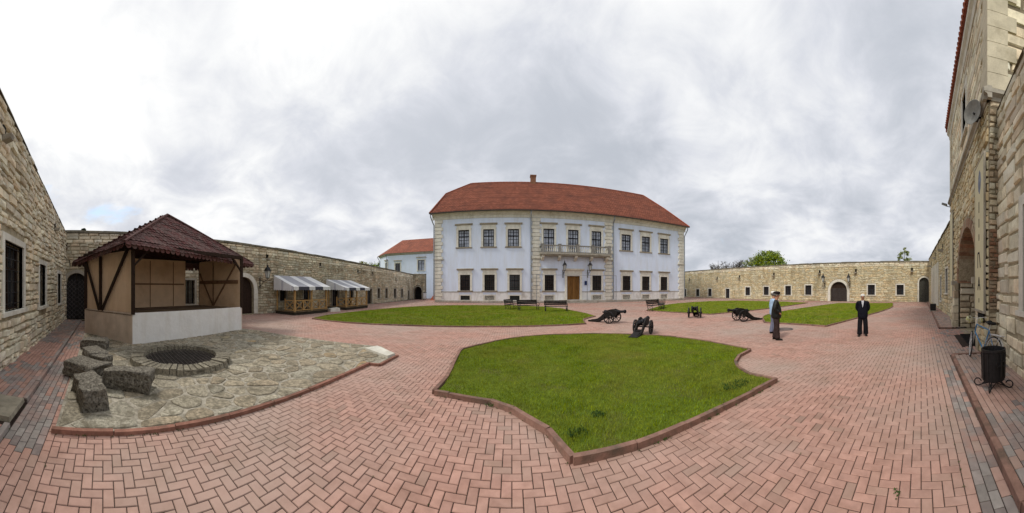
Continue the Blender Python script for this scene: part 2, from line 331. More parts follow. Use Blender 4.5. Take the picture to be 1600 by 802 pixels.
# unit stones: x -.5.. .5, z -.5.. .5, y 0 (back) .. 1 (front)
def unit_stone(seed, inset=0.075, jit=0.08):
    r = random.Random(seed); v = []
    q = [(-.5, -.5), (.5, -.5), (.5, .5), (-.5, .5)]
    for x, z in q: v.append((x, 0, z))
    for x, z in q: v.append((x+r.uniform(-jit, 0)*(1 if x > 0 else -1), 0.62+r.uniform(-.1, .1), z+r.uniform(-jit, 0)*(1 if z > 0 else -1)))
    for x, z in q: v.append((x*(1-2*inset*r.uniform(.6, 1.7)), 1+r.uniform(-.14, .14), z*(1-2*inset*r.uniform(.7, 2.0))))
    v.append((r.uniform(-.15, .15), 1.08+r.uniform(-.12, .2), r.uniform(-.15, .15)))
    f = []
    for b in (0, 4):
        for i in range(4):
            j = (i+1) % 4; f += [(b+i, b+j, b+4+j), (b+i, b+4+j, b+4+i)]
    for i in range(4): f.append((8+i, 8+(i+1) % 4, 12))
    f = [(a, c, b) for a, b, c in f]
    return np.array(v), np.array(f)
UNITS = [unit_stone(i) for i in range(14)]
UMESH = {}
def umesh(i, m):
    k = (i, m.name)
    if k not in UMESH:
        v, f = UNITS[i]; UMESH[k] = fast_mesh('stone', v, f, m)
        bm = bmesh.new(); bm.from_mesh(UMESH[k]); bmesh.ops.recalc_face_normals(bm, faces=bm.faces); bm.to_mesh(UMESH[k]); bm.free()
    return UMESH[k]
def lay_stones(fr, ops, ztop, parent, m, ch=(0.15, 0.27), cw=(0.18, 0.5), proud=(0.025, 0.06), gap=0.014, s_rng=None, z0=0.0, top_gap=0.02, name='stone', nmax=300, margin=0.0, skip=None):
    a0, a1 = s_rng or (0, fr.L); rec = []; z = z0; zmax = max(ztop(a0), ztop(a1)); rr = random.Random(int(fr.p0.x*7+fr.p0.y*3)+5)
    while z < zmax-0.06:
        h = rr.uniform(*ch); cut = []
        for o in ops:
            m_ = o.get('m', margin)
            if z+h > o['z0']-o.get('mb', 0) and z < o['z1']+o.get('mt', m_):
                if o.get('arch'):
                    rise = o.get('rise', (o['s1']-o['s0'])/2); c = (o['s0']+o['s1'])/2; r = (o['s1']-o['s0'])/2+m_; sp = o['z1']-rise
                    zz = max(0, z-sp)/(rise+o.get('mt', m_)); hw = r*math.sqrt(max(0, 1-zz*zz)); cut.append((c-hw, c+hw))
                else: cut.append((o['s0']-m_, o['s1']+m_))
        free = []; x = a0
        for c0, c1 in sorted(cut):
            if c0 > x: free.append((x, c0))
            x = max(x, c1)
        if x < a1: free.append((x, a1))
        for f0, f1 in free:
            x = f0
            while x < f1-0.03:
                w = rr.uniform(*cw)*(0.7+0.6*h/ch[1]); 
                if f1-(x+w) < cw[0]*0.6: w = f1-x
                mid = x+w/2; top = min(z+h, ztop(mid)-top_gap)
                if top-z > 0.06 and w > 0.03 and not (skip and skip(mid, z+h/2)): rec.append((mid, (z+top)/2, max(w-gap, .02), top-z-gap, rr.uniform(*proud)))
                x += w
        z += h
    if not rec: return
    A = np.array(rec)
    if ch[1]-ch[0] > .06:      # uneven rubble: courses wander, stones differ in height
        wv = .045*np.sin(A[:, 0]*1.25+A[:, 1]*.8)+.03*np.sin(A[:, 0]*2.9-A[:, 1]*2.1+1)
        lim = np.array([ztop(s_) for s_ in A[:, 0]]); fr_ = np.clip(np.minimum(A[:, 1]-z0, lim-A[:, 1])/.5, 0, 1)
        near = np.zeros(len(A))
        for o in ops: near = np.maximum(near, ((A[:, 0] > o['s0']-.8) & (A[:, 0] < o['s1']+.8) & (A[:, 1] > o['z0']-.6) & (A[:, 1] < o['z1']+.7)).astype(float))
        A[:, 1] += wv*fr_*(1-near); A[:, 3] *= rng.uniform(.8, 1.0, len(A)); A[:, 1] += rng.uniform(-.012, .012, len(A))
    wx = fr.p0.x+fr.u.x*A[:, 0]; wy = fr.p0.y+fr.u.y*A[:, 0]; d = np.hypot(wx, wy)
    cosn = np.abs((wx*fr.n.x+wy*fr.n.y)/d); az = np.arctan2(wx, wy); scr = A[:, 2]*A[:, 3]*cosn/d**2
    up = (A[:, 1]-H)/d; scr = np.where((np.abs(az) < 1.96) & (up < 1.1) & (up > -0.86), scr, 0)
    order = np.argsort(-scr); n1_ = min(nmax, int((scr > 0).sum())); ui = rng.integers(0, len(UNITS), len(A))
    for i in order[:n1_]:
        s_, z_, w, h, p = A[i]; flip = 1 if rng.random() < .5 else -1
        link(name, umesh(int(ui[i]), m), parent, fr.P(s_, z_, -0.03), fr.rz, (w, p+0.03, h))
    rest = order[n1_:]
    if len(rest):
        V = []; Fc = []; b = 0
        for k in range(len(UNITS)):
            I = rest[ui[rest] == k]
            if not len(I): continue
            uv, uf = UNITS[k]; nv = len(uv); B = A[I]
            ls = B[:, 0:1]+uv[None, :, 0]*B[:, 2:3]; lz = B[:, 1:2]+uv[None, :, 2]*B[:, 3:4]; ln = -0.03+uv[None, :, 1]*(B[:, 4:5]+0.03)
            X = fr.u.x*ls+fr.n.x*ln; Y = fr.u.y*ls+fr.n.y*ln
            V.append(np.stack([X, Y, lz], -1).reshape(-1, 3)); Fc.append((uf[None]+(np.arange(len(I))*nv)[:, None, None]+b).reshape(-1, 3)); b += len(I)*nv
        me = fast_mesh('stones', np.concatenate(V), np.concatenate(Fc)[:, ::-1] if False else np.concatenate(Fc), m)
        o = link('stones', me, parent); o['kind'] = 'stuff'
def coping(fr, ztop, parent, m, length=1.1, h=0.13, over=0.13, s_rng=None, name='coping_stone', thick=0.9):
    a0, a1 = s_rng or (0, fr.L); k = max(1, int((a1-a0)/length)); me = None
    for i in range(k):
        a, b = a0+(a1-a0)*i/k+0.006, a0+(a1-a0)*(i+1)/k-0.006; mb = MB(); P = fr.P; j = random.uniform(-.015, .015); q = random.uniform(-.02, .02)
        za, zb = ztop(a)+0.002+j*.3, ztop(b)+0.002+j*.3; hh = h*(1+random.uniform(-.15, .15))
        mb.hexa([P(a, za, over+q), P(b, zb, over+q), P(b, zb, -thick-.1), P(a, za, -thick-.1), P(a, za+hh, over-.04+q), P(b, zb+hh, over-.04+q), P(b, zb+hh+.1, -thick), P(a, za+hh+.1, -thick)])
        mb.build(name, m, parent)
# ================================================================== GROUND
gm = MB(); gm.add([(-400, -400, -0.06), (400, -400, -0.06), (400, 400, -0.06), (-400, 400, -0.06)], [(0, 1, 2, 3)])
tag(gm.build('ground', SOIL), kind='structure')
XL, XR = -15.5, 35.6
LAWN = {
 'front': [(679, 617), (693, 604), (718, 553), (727, 547), (800, 531), (870, 525), (950, 524), (1030, 527), (1100, 535), (1172, 549), (1153, 560), (1150, 573), (1170, 588), (1213, 597), (1110, 650), (1000, 699), (893, 725), (880, 700), (845, 670), (800, 644), (750, 628)],
 'left': [(488, 499), (510, 494), (540, 490), (590, 484.5), (640, 480.5), (700, 478), (800, 478), (860, 481), (905, 488.5), (930, 495), (912, 500), (915, 507), (860, 510), (760, 511.5), (620, 509), (540, 505)],
 'far': [(1010, 486), (1045, 476.5), (1100, 472), (1150, 470.5), (1215, 472), (1262, 474), (1200, 483), (1110, 492)],
 'right': [(1195, 494), (1250, 483), (1310, 474.5), (1395, 474.5), (1392, 482), (1290, 511), (1250, 508), (1195, 505)]}
def densify(pts, n=3):
    out = []; m = len(pts)
    for i in range(m):
        p0, p1, p2, p3 = (Vector(pts[(i+k-1) % m][:2]) for k in range(4))
        sharp1 = (p1-p0).angle(p2-p1, 0) > 0.75; sharp2 = (p2-p1).angle(p3-p2, 0) > 0.75
        t1 = (p2-p1) if sharp1 else (p2-p0)*0.5; t2 = (p2-p1) if sharp2 else (p3-p1)*0.5
        L_ = (p2-p1).length
        if t1.length > 1e-6: t1 = t1.normalized()*L_
        if t2.length > 1e-6: t2 = t2.normalized()*L_
        for k in range(n):
            t = k/n; out.append((2*t**3-3*t**2+1)*p1+(t**3-2*t**2+t)*t1+(-2*t**3+3*t**2)*p2+(t**3-t**2)*t2)
    return out
LP = {k: densify([G(*p) for p in v]) for k, v in LAWN.items()}
FLAGP = [Vector(p) for p in ((-3.32, -0.62), (-3.32, 5.35), (-3.05, 5.40), (-3.05, 6.4), (-3.95, 7.2), (-9.6, 6.3), (-12.2, 5.2), (-10.6, -0.75))]
FLAGS = shrink(FLAGP, 0.12)
# ------------------------------------------------------------------ brick paving
JB = 0.008
pv = MB(); pv.add([(XL-1, -3.0, -0.008), (XR+1, -3.0, -0.008), (XR+1, 47, -0.008), (XL-1, 47, -0.008)], [(0, 1, 2, 3)])
paving = tag(pv.build('paving', JOINT), kind='structure')
def yb(x): return np.where(x > 0, -0.4, -0.6)
ix = np.arange(int(XL*10)-4, int(XR*10)+5); iy = np.arange(-8, 440)
IX, IY = np.meshgrid(ix, iy); T = (IX+IY) % 4
hx = T == 0; vx = T == 2
cxh = (IX[hx]+1)*0.1; cyh = (IY[hx]+.5)*0.1; cxv = (IX[vx]+.5)*0.1; cyv = (IY[vx]+1)*0.1
BX = np.concatenate([cxh, cxv]); BY = np.concatenate([cyh, cyv]); BR = np.concatenate([np.zeros(len(cxh)), np.ones(len(cxv))])
keep = BY-np.where(BR > 0, .1, .05) > yb(BX)-0.03
BZ = np.zeros(len(BX)); BG = np.zeros(len(BX))
BX, BY, BR, BZ, BG = (q[keep] for q in (BX, BY, BR, BZ, BG))
def rows(y0, y1, x0, x1, z, grey, bw=0.1, bl=0.2):
    xs = []; ys = []
    n = int(round((y1-y0)/bw))
    for r in range(n):
        x = np.arange(x0+(bl/2 if r % 2 else 0), x1, bl); xs.append(x+bl/2); ys.append(np.full(len(x), y0+(r+.5)*bw))
    xs = np.concatenate(xs); ys = np.concatenate(ys); return xs, ys, np.zeros(len(xs)), np.full(len(xs), z), grey(xs, ys)
rg = lambda f: (lambda x, y: (rng.random(len(x)) < f(x, y)).astype(float))
SWR, SWL = 0.07, 0.05     # raised walks along the gate wall
# half bricks that finish the herringbone along the straight bands
st = (IY[vx]*0.1 < yb(cxv)-.01) & ((IY[vx]+1)*0.1 > yb(cxv)-.01)
hxx, hyy = cxv[st], (IY[vx][st]+1.5)*0.1
BX, BY = np.concatenate([BX, hxx]), np.concatenate([BY, hyy]); BR = np.concatenate([BR, np.full(len(hxx), 2.)]); BZ = np.zeros(len(BX)); BG = np.zeros(len(BX))
strips = [rows(-2.0, -0.8, 11.9, 35.4, 0.06, rg(lambda x, y: np.where(x > 0, .25, 0))), rows(-2.0, -0.8, 7.1, 11.9, 0, rg(lambda x, y: np.where(x > 0, .3, 0))),
          rows(-0.8, -0.4, 0.0, 34.5, 0, rg(lambda x, y: np.where((y < -0.48) & (x < 6.0), 0.75, 0.12))),
          rows(-2.0, -0.9, 0.0, 6.9, SWR, rg(lambda x, y: np.where(x < 3.6, 0.8, 0.1))),
          rows(-1.2, -0.6, -14.8, 0.0, 0, rg(lambda x, y: np.where((x > -6.6) & (x < -2.9) & (y < -0.7), 0.9, np.where(x < -8, .6, 0.1)))),
          rows(-2.2, -1.3, -15.0, 0.0, SWL, rg(lambda x, y: np.where((x < -4.1) & (x > -6.2), 0.55, np.where(x < -8.6, 0.75, 0.06))))]
BX, BY, BR, BZ, BG = (np.concatenate([q]+[s[i] for s in strips]) for i, q in enumerate((BX, BY, BR, BZ, BG)))
ok = np.ones(len(BX), bool)
for k, p in LP.items(): ok &= ~inside(shrink(p, 0.13), BX, BY)
ok &= ~inside(FLAGS, BX, BY)
ok &= ~((BX > -10.4) & (BX < 26.1) & (BY > 33.3)) & ~((BX > -3.99) & (BX < -3.28) & (BY < -1.2) & (BZ > 0)) & (BX > XL-.6) & (BX < XR-.1)
ok &= ~((BX > 8.2) & (BX < 10.4) & (BY < -1.3))
BX, BY, BR, BZ, BG = (q[ok] for q in (BX, BY, BR, BZ, BG))
BD = np.hypot(BX, BY)
hzt = rng.uniform(-0.0015, 0.0015, len(BX)); tlx = rng.uniform(-.0012, .0012, len(BX)); tly = rng.uniform(-.0012, .0012, len(BX))
BAZ = np.arctan2(BX, BY); sy = Y0+(H-BZ)*K/BD; vis = (np.abs(BAZ) < 1.95) & (sy < 800)
order = np.argsort(np.where(vis, BD, 1e9)); big = order[:300]; isbig = np.zeros(len(BX), bool); isbig[big] = True
def brick_block(lx, ly):
    a, b, bv = lx/2-JB/2, ly/2-JB/2, 0.005
    v = [(-a, -b, -.02), (a, -b, -.02), (a, b, -.02), (-a, b, -.02), (-a, -b, -bv), (a, -b, -bv), (a, b, -bv), (-a, b, -bv),
         (-a+bv, -b+bv, 0), (a-bv, -b+bv, 0), (a-bv, b-bv, 0), (-a+bv, b-bv, 0)]
    f = [(8, 9, 10, 11)]+[(c+i, c+(i+1) % 4, c+4+(i+1) % 4, c+4+i) for c in (0, 4) for i in range(4)]
    return np.array(v), np.array(f)
bme = [fast_mesh('brick', *brick_block(.2, .1), x) for x in (PAVER, PAVERG)]; bmh = fast_mesh('brick', *brick_block(.1, .1), PAVER)
for i in big: link('brick', bmh if BR[i] == 2 else bme[int(BG[i])], paving, (BX[i], BY[i], BZ[i]+hzt[i]), math.pi/2 if BR[i] == 1 else 0)
def brick_mesh(sel, lod):
    V = []; F_ = []; Mi = []; base = 0
    for rot in (0, 1, 2):
        I = np.where(sel & (BR == rot))[0]
        if not len(I): continue
        v, f = brick_block(*((.2, .1), (.1, .2), (.1, .1))[rot])
        if lod == 1: v = v[[0, 1, 2, 3, 4, 5, 6, 7]].copy(); v[4:, 2] = 0; f = np.array([(4, 5, 6, 7)]+[(i, (i+1) % 4, 4+(i+1) % 4, 4+i) for i in range(4)])
        if lod == 2: v = v[[4, 5, 6, 7]].copy(); v[:, 2] = 0; f = np.array([(0, 1, 2, 3)])
        z = v[None, :, 2]+(BZ[I]+hzt[I])[:, None]+np.where(v[None, :, 2] > -.015, (np.sign(v[None, :, 0])*tlx[I][:, None]+np.sign(v[None, :, 1])*tly[I][:, None]), 0)
        V.append(np.stack([v[None, :, 0]+BX[I][:, None], v[None, :, 1]+BY[I][:, None], z], -1).reshape(-1, 3))
        F_.append((f[None]+(np.arange(len(I))*len(v))[:, None, None]+base).reshape(-1, 4)); Mi.append(np.repeat(BG[I], len(f))); base += len(I)*len(v)
    return np.concatenate(V), np.concatenate(F_), np.concatenate(Mi)
parts = [brick_mesh(s, l) for s, l in (((BD < 9) & ~isbig, 0), ((BD >= 9) & (BD < 18), 1), (BD >= 18, 2))]
off = 0; Vs = []; Fs = []; Ms = []
for v, f, m_ in parts: Vs.append(v); Fs.append(f+off); Ms.append(m_); off += len(v)
o = link('bricks', fast_mesh('bricks', np.concatenate(Vs), np.concatenate(Fs), [PAVER, PAVERG], np.concatenate(Ms)), paving); o['kind'] = 'stuff'
# raised-walk beds and kerbs
def bed(name, x0, x1, y0, y1, z):
    b = MB(); b.box(x0, x1, y0, y1, -0.03, z-0.008); return b.build(name, JOINT, paving)
bed('walk_bed', 0.0, 7.05, -2.1, -0.82, SWR); bed('walk_bed', 11.9, 35.5, -2.1, -0.82, 0.06); bed('walk_bed', -15.2, 0.0, -2.3, -1.22, SWL)
ub = MB(); ub.box(-.5, .5, -.5, .5, 0, 1)
kb = MB(); 
kb.hexa([(-.5, -.5, 0), (.5, -.5, 0), (.5, .5, 0), (-.5, .5, 0), (-.495, -.42, 1), (.495, -.42, 1), (.495, .42, 1), (-.495, .42, 1)])
KM = {}
def kerb_mesh(m):
    if m.name not in KM: KM[m.name] = kb.mesh('kerb_stone', m)
    return KM[m.name]
def kerb_line(pts, parent, w=0.09, h=0.11, seg=0.6, closed=True, m=KERB, z0=-0.02, name='kerb_stone', gap=0.006):
    pts = [Vector(p[:2]) for p in pts]
    if closed: pts = pts+[pts[0]]
    # walk the polyline and cut it into stones
    cur = [pts[0]]; acc = 0.0
    def put(a, b):
        d = b-a
        if d.length < 0.03: return
        rz = math.atan2(d.y, d.x); c = (a+b)/2
        o = link(name, kerb_mesh(m), parent, (c.x+random.uniform(-.004, .004), c.y+random.uniform(-.004, .004), z0), rz+random.uniform(-.012, .012), (d.length-gap, w, h+random.uniform(-.008, .008)))
    st = pts[0]; i = 0; left = seg
    for a, b in zip(pts, pts[1:]):
        d = (b-a); L_ = d.length
        if L_ < 1e-6: continue
        d /= L_; pos = 0
        turn = (a-st).length > 0.12 and (a-st).angle(d, 0) > 0.22
        if turn: put(st, a); st = a
        while (a+d*L_-st).length >= seg and pos < L_:
            # advance along this edge until distance from st is seg
            lo, hi = pos, L_
            for _ in range(20):
                mid = (lo+hi)/2
                if (a+d*mid-st).length < seg: lo = mid
                else: hi = mid
            e_ = a+d*hi; put(st, e_); st = e_; pos = hi
            if (b-st).length < 1e-3: break
    put(st, pts[-1])
kerb_line([(0.0, -0.85), (7.0, -0.85), (7.0, -2.0)], paving, w=0.1, h=0.105, seg=1.0, closed=False)
kerb_line([(-14.9, -1.25), (-4.05, -1.25)], paving, w=0.09, h=0.085, seg=0.5, closed=False, m=PAVERG)
kerb_line([(-3.25, -1.25), (0, -1.25)], paving, w=0.09, h=0.085, seg=0.5, closed=False, m=PAVERG)
# ------------------------------------------------------------------ lawns
LAB = {'front': 'short green grass of the star-shaped lawn nearest the viewer', 'left': 'short green grass of the long lawn before the palace',
       'far': 'short green grass of the lawn behind the end-on cannon', 'right': 'short green grass of the lawn behind the man in the suit'}
_vg = rng.random((64, 64))
def vnoise(X, Y, s):
    x = (X*s+1000) % 63; y = (Y*s+1000) % 63; i = x.astype(int); j = y.astype(int); fx, fy = x-i, y-j; fx = fx*fx*(3-2*fx); fy = fy*fy*(3-2*fy); i2, j2 = (i+1) % 64, (j+1) % 64
    return (_vg[i, j]*(1-fx)+_vg[i2, j]*fx)*(1-fy)+(_vg[i, j2]*(1-fx)+_vg[i2, j2]*fx)*fy
def blades(poly, n, hmin, hmax, wd, zb, bump=0.0):
    P = np.array([p[:2] for p in shrink(poly, 0.035)]); lo = P.min(0); hi = P.max(0)
    X = rng.uniform(lo[0], hi[0], n*3); Y = rng.uniform(lo[1], hi[1], n*3); k = inside(P, X, Y); X, Y = X[k][:n], Y[k][:n]; m = len(X)
    cl = 0.25+0.7*vnoise(X, Y, 1.3)+0.55*vnoise(X+7, Y+3, 5.1)+0.35*vnoise(X+1, Y+9, 13.)
    h = rng.uniform(hmin, hmax, m)*np.clip(cl, .35, 1.7); a = rng.uniform(0, 2*math.pi, m); ln = rng.uniform(0, 0.9, m)*h; b = rng.uniform(0, 2*math.pi, m)
    w = wd*rng.uniform(.6, 1.3, m)
    V = np.empty((m, 3, 3)); V[:, 0] = np.stack([X-np.cos(a)*w, Y-np.sin(a)*w, np.full(m, zb)], -1); V[:, 1] = np.stack([X+np.cos(a)*w, Y+np.sin(a)*w, np.full(m, zb)], -1)
    V[:, 2] = np.stack([X+np.cos(b)*ln, Y+np.sin(b)*ln, zb+h], -1)
    return V.reshape(-1, 3), np.arange(3*m).reshape(-1, 3)
for k, p in LP.items():
    b = MB(); b.add([(q.x, q.y, 0.05) for q in shrink(p, 0.02)], [tuple(range(len(p)))])
    lawn = tag(b.build('lawn', SOIL), kind='structure')
    kerb_line(p, lawn, w=0.085, h=0.10 if k == 'front' else 0.085, seg=0.75 if k == 'front' else 1.0)
    v, f = blades(p, *{'front': (150000, .02, .05, .0035), 'left': (130000, .03, .06, .011), 'far': (60000, .03, .06, .016), 'right': (60000, .03, .06, .013)}[k], 0.048)
    tag(link('grass', fast_mesh('grass', v, f, GRASS)), LAB[k], 'grass', kind='stuff')
# daisies-dark weed tufts on the front lawn
def tuft(n, r, h, seed, ls=.03):
    q = random.Random(seed); mb = MB()
    for i in range(n):
        a = q.uniform(0, 6.28); rr0 = r*math.sqrt(q.random())*(1 if q.random() < .8 else 1.3); c0 = Vector((rr0*math.cos(a*3.7), rr0*.6*math.sin(a*3.7), 0)); l = ls*q.uniform(.5, 1.2); d = Vector((math.cos(a), math.sin(a), 0)); s_ = Vector((-d.y, d.x, 0)); z = h*q.uniform(.4, 1)
        mb.add([c0+d*.003, c0+d*l*.55+s_*l*.3+Vector((0, 0, z)), c0+d*l+Vector((0, 0, z*.7)), c0+d*l*.55-s_*l*.3+Vector((0, 0, z))], [(0, 1, 2, 3)])
    return mb
WEED = mat('weed_leaf', (0.045, 0.085, 0.018), isl=0.3, var=0.2, scale=5, rough=0.6)
for i, (px, py, r, lb) in enumerate([(1150, 603, .30, 'dark leafy weed patch near the right corner of the front lawn'), (902, 679, .14, 'dark leafy weed tuft in the front lawn above its near corner'),
        (935, 650, .12, 'dark leafy weed tuft in the middle right of the front lawn'), (772, 630, .10, 'green weed growing beside the curved kerb of the front lawn'), (1404, 762, .05, 'tiny green weed in a paver joint at the lower right')]):
    p = G(px, py, 0.05); w = tuft(int(2600*r*r)+40 if r > .08 else 14, r, .055 if r > .08 else .02, i).build('weed', WEED); w.location = (p.x, p.y, 0.05 if py < 700 and r > .11 else 0.0); tag(w, lb, 'weed', kind='stuff' if r > .08 else None)
# weeds and moss in the joints along the kerbs
kw = MB(); q = random.Random(21)
def sprig(x, y, r):
    for i in range(q.randint(4, 9)):
        a = q.uniform(0, 6.28); d = Vector((math.cos(a), math.sin(a), 0)); s_ = Vector((-d.y, d.x, 0)); l = r*q.uniform(.5, 1.1); z = r*q.uniform(.3, 1.1); o_ = Vector((x+q.uniform(-r, r)*.7, y+q.uniform(-r, r)*.7, .001))
        kw.add([o_, o_+d*l*.5+s_*l*.22+Vector((0, 0, z*.7)), o_+d*l+Vector((0, 0, z)), o_+d*l*.5-s_*l*.22+Vector((0, 0, z*.7))], [(0, 1, 2, 3)])
outr = shrink(LP['front'], -0.06)
for i in range(len(outr)):
    a, b = outr[i-1], outr[i]
    for k in range(int((b-a).length/.06)):
        if q.random() < .38: p_ = a.lerp(b, q.random()); sprig(p_.x, p_.y, q.uniform(.012, .035))
for k in range(70): sprig(q.uniform(-3.27, -3.22), q.uniform(-.6, 5.3), q.uniform(.008, .022))
for k in range(160): sprig(round(q.uniform(-30, 45))*.1, round(q.uniform(3, 60))*.1, q.uniform(.006, .014))
for k in range(90): sprig(q.uniform(0, 7), q.choice((-.79, -.4)), q.uniform(.006, .016)); sprig(q.uniform(-12, -2.5), q.choice((-1.2, -.6, -2.12)), q.uniform(.008, .03))
tag(kw.build('joint_weeds', WEED), 'tiny weeds and moss growing in paving joints along the kerbs', 'weeds', kind='stuff')
# ------------------------------------------------------------------ flagstone terrace with fire pit
fb = MB(); fb.add([(p.x, p.y, 0.028) for p in FLAGP], [tuple(range(len(FLAGP)))]); terr = tag(fb.build('stone_terrace', FMORT), kind='structure')
def clip(poly, p, n):
    out = []
    for i in range(len(poly)):
        a, b = poly[i-1], poly[i]; da, db = (a-p).dot(n), (b-p).dot(n)
        if (da < 0) != (db < 0): out.append(a+(b-a)*(da/(da-db)))
        if db < 0: out.append(b)
    return out
PITC = Vector((-6.35, 1.95)); PITR = 1.3
seeds = []; q = random.Random(3); tries = 0
fp = np.array([tuple(p) for p in FLAGP])
while len(seeds) < 300 and tries < 9000:
    tries += 1; p = Vector((q.uniform(-12, -3.1), q.uniform(-.8, 7.2)))
    if not inside(fp, np.array([p.x]), np.array([p.y]))[0] or (p-PITC).length < PITR-.15: continue
    mind = 0.20 if q.random() < .35 else 0.33
    if all((p-s_).length > mind for s_ in seeds): seeds.append(p)
convex = [Vector(p) for p in ((-3.38, -0.58), (-3.38, 5.3), (-3.12, 6.35), (-3.95, 7.12), (-9.6, 6.25), (-12.1, 5.15), (-10.5, -0.7))]
for s_ in seeds:
    cell = list(convex)
    for t_ in seeds:
        if t_ is s_ or (t_-s_).length > 1.6: continue
        d = (t_-s_); cell = clip(cell, (s_+t_)/2-d.normalized()*q.uniform(.008, .042), d.normalized())
        if len(cell) < 3: break
    if len(cell) < 3: continue
    cen = sum(cell, Vector((0, 0)))/len(cell)
    # round the corners a little
    pts = []
    for i in range(len(cell)):
        a, b, c = cell[i-1], cell[i], cell[(i+1) % len(cell)]
        pts += [b+(a-b)*q.uniform(.12, .25), b+(c-b)*q.uniform(.12, .25)]
    pts = [p for p in pts if (p-PITC).length > 0.9]
    if len(pts) < 4: continue
    zt = .040+q.uniform(-.008, .008); mb = MB(); n = len(pts); tx, ty = q.uniform(-.012, .012), q.uniform(-.012, .012)
    ring0 = [(p.x, p.y, .015) for p in pts]; ring1 = [(p.x, p.y, zt-.008) for p in pts]
    ring2 = [(cen.x+(p.x-cen.x)*.93, cen.y+(p.y-cen.y)*.93, zt+(p.x-cen.x)*tx+(p.y-cen.y)*ty) for p in pts]
    mb.add(ring0+ring1+ring2, [tuple(range(2*n, 3*n))]+[(c+i, c+(i+1) % n, c+n+(i+1) % n, c+n+i) for c in (0, n) for i in range(n)])
    mb.build('flagstone', FLAG, terr)
kerb_line([(-3.30, -0.66), (-3.30, 5.38), (-3.02, 5.42), (-3.02, 6.42)], terr, w=0.085, h=0.075, seg=0.8, closed=False, m=KERBR)
slab = MB(); slab.hexa([(-3.95, 6.95, .02), (-3.05, 6.35, .02), (-3.1, 6.0, .02), (-4.1, 6.5, .02), (-3.95, 6.95, .10), (-3.07, 6.35, .10), (-3.12, 6.02, .10), (-4.1, 6.5, .10)])
tag(slab.build('stone_slab', TRIM), 'pale stone slab at the far corner of the flagstone terrace', 'slab')
pit = thing('fire_pit', 'round fire pit ringed with rough stone blocks, iron grid inside', 'fire pit', (PITC.x, PITC.y, 0.03))
nb = 52
for i in range(nb):
    a0, a1 = 2*math.pi*(i+.02)/nb, 2*math.pi*(i+.98)/nb; r0, r1 = .90+q.uniform(-.015, .015), 1.27+q.uniform(-.025, .025); h = .15+q.uniform(-.015, .015)
    mb = MB(); pt = lambda r, a, z: (r*math.cos(a), r*math.sin(a), z)
    mb.hexa([pt(r0, a0, 0), pt(r1, a0, 0), pt(r1, a1, 0), pt(r0, a1, 0), pt(r0+.02, a0+.01, h), pt(r1-.03, a0+.01, h-.015), pt(r1-.03, a1-.01, h-.02), pt(r0+.02, a1-.01, h+.005)])
    mb.build('block', PITST, pit)
mb = MB(); mb.lathe([(1.24, 0.0), (1.24, .10), (.93, .12), (.93, .01)], 40, cap=False); mb.build('ring_bed', mat('pit_mortar', (0.12, 0.105, 0.08), var=0.3, scale=9, bump=.01), pit)
mb = MB(); mb.lathe([(.95, .0), (.0, .0)], 40, cap=False); mb.build('ash_floor', mat('ash', (0.03, 0.027, 0.025), var=0.4, scale=9, bump=.02), pit)
gr = MB()
for i in range(-9, 10):
    t = i*.1; l = math.sqrt(max(0, .93**2-t*t)); gr.bar((t, -l, .055), (t, l, .055), .012); gr.bar((-l, t, .062), (l, t, .062), .012)
gr.build('iron_grid', mat('rusty_iron', (0.10, 0.085, 0.075), var=.4, scale=15, rough=.6), pit)
# cut boulders
def boulder(name, lx, ly, lz, seed, loc, rz, lb, tilt=(0, 0), grp='rough cut stones by the fire pit'):
    bm = bmesh.new(); bmesh.ops.create_cube(bm, size=1); bmesh.ops.bevel(bm, geom=bm.edges[:], offset=.08, segments=2, affect='EDGES', profile=.6)
    bmesh.ops.subdivide_edges(bm, edges=bm.edges[:], cuts=3, use_grid_fill=True)
    from mathutils import noise as nz
    for v in bm.verts:
        p = v.co; o_ = Vector((seed*3.1, seed*1.7, seed)); d = nz.noise_vector(p*1.1+o_)*.14+nz.noise_vector(p*3.2+o_)*.07+nz.noise_vector(p*9+o_)*.025
        v.co = Vector(((p.x+d.x)*lx, (p.y+d.y)*ly, (p.z+.46+d.z)*lz))
    me = bpy.data.meshes.new(name); bm.to_mesh(me); bm.free(); me.materials.append(ROCK)
    o = link(name, me, None, loc); o.rotation_euler = (tilt[0], tilt[1], rz); return tag(o, lb, 'boulder', grp)
boulder('boulder', .50, .40, .33, 1, (-4.08, -.17, .03), 0.25, 'dark rough cut stone nearest the viewer, beside the brick path')
boulder('boulder', .46, .42, .32, 2, (-4.52, -.27, .03), 0.5, 'dark rough stone wedged behind the nearest boulder')
boulder('boulder', .82, .46, .34, 3, (-4.78, .48, .04), 1.15, 'long dark boulder lying before the fire pit ring')
boulder('boulder', .85, .62, .32, 4, (-5.45, -.36, .03), 0.9, 'broad flat dark boulder with pointed left end, third along the path')
boulder('boulder', .75, .5, .30, 5, (-6.55, -.22, .03), 0.3, 'pale-topped boulder in the middle of the row')
boulder('boulder', .50, .30, .28, 8, (-6.05, -.02, .03), 0.7, 'small boulder with notched end between two larger ones')
boulder('boulder', .75, .5, .30, 6, (-7.95, -.22, .03), 1.4, 'farthest boulder of the row, against the pavilion skirting')
cs = MB(); cs.hexa([(-4.0, -2.15, .0), (-3.3, -2.15, .0), (-3.28, -1.22, .0), (-3.97, -1.22, .0), (-3.98, -2.15, .115), (-3.32, -2.15, .115), (-3.30, -1.24, .11), (-3.95, -1.24, .11)])
tag(cs.build('concrete_slab', mat('old_concrete', (0.30, 0.27, 0.21), var=.25, scale=7, bump=.008, bscale=50, col2=(.16, .14, .10), c2scale=2)), 'worn concrete slab set in the raised walk at the left edge', 'slab')
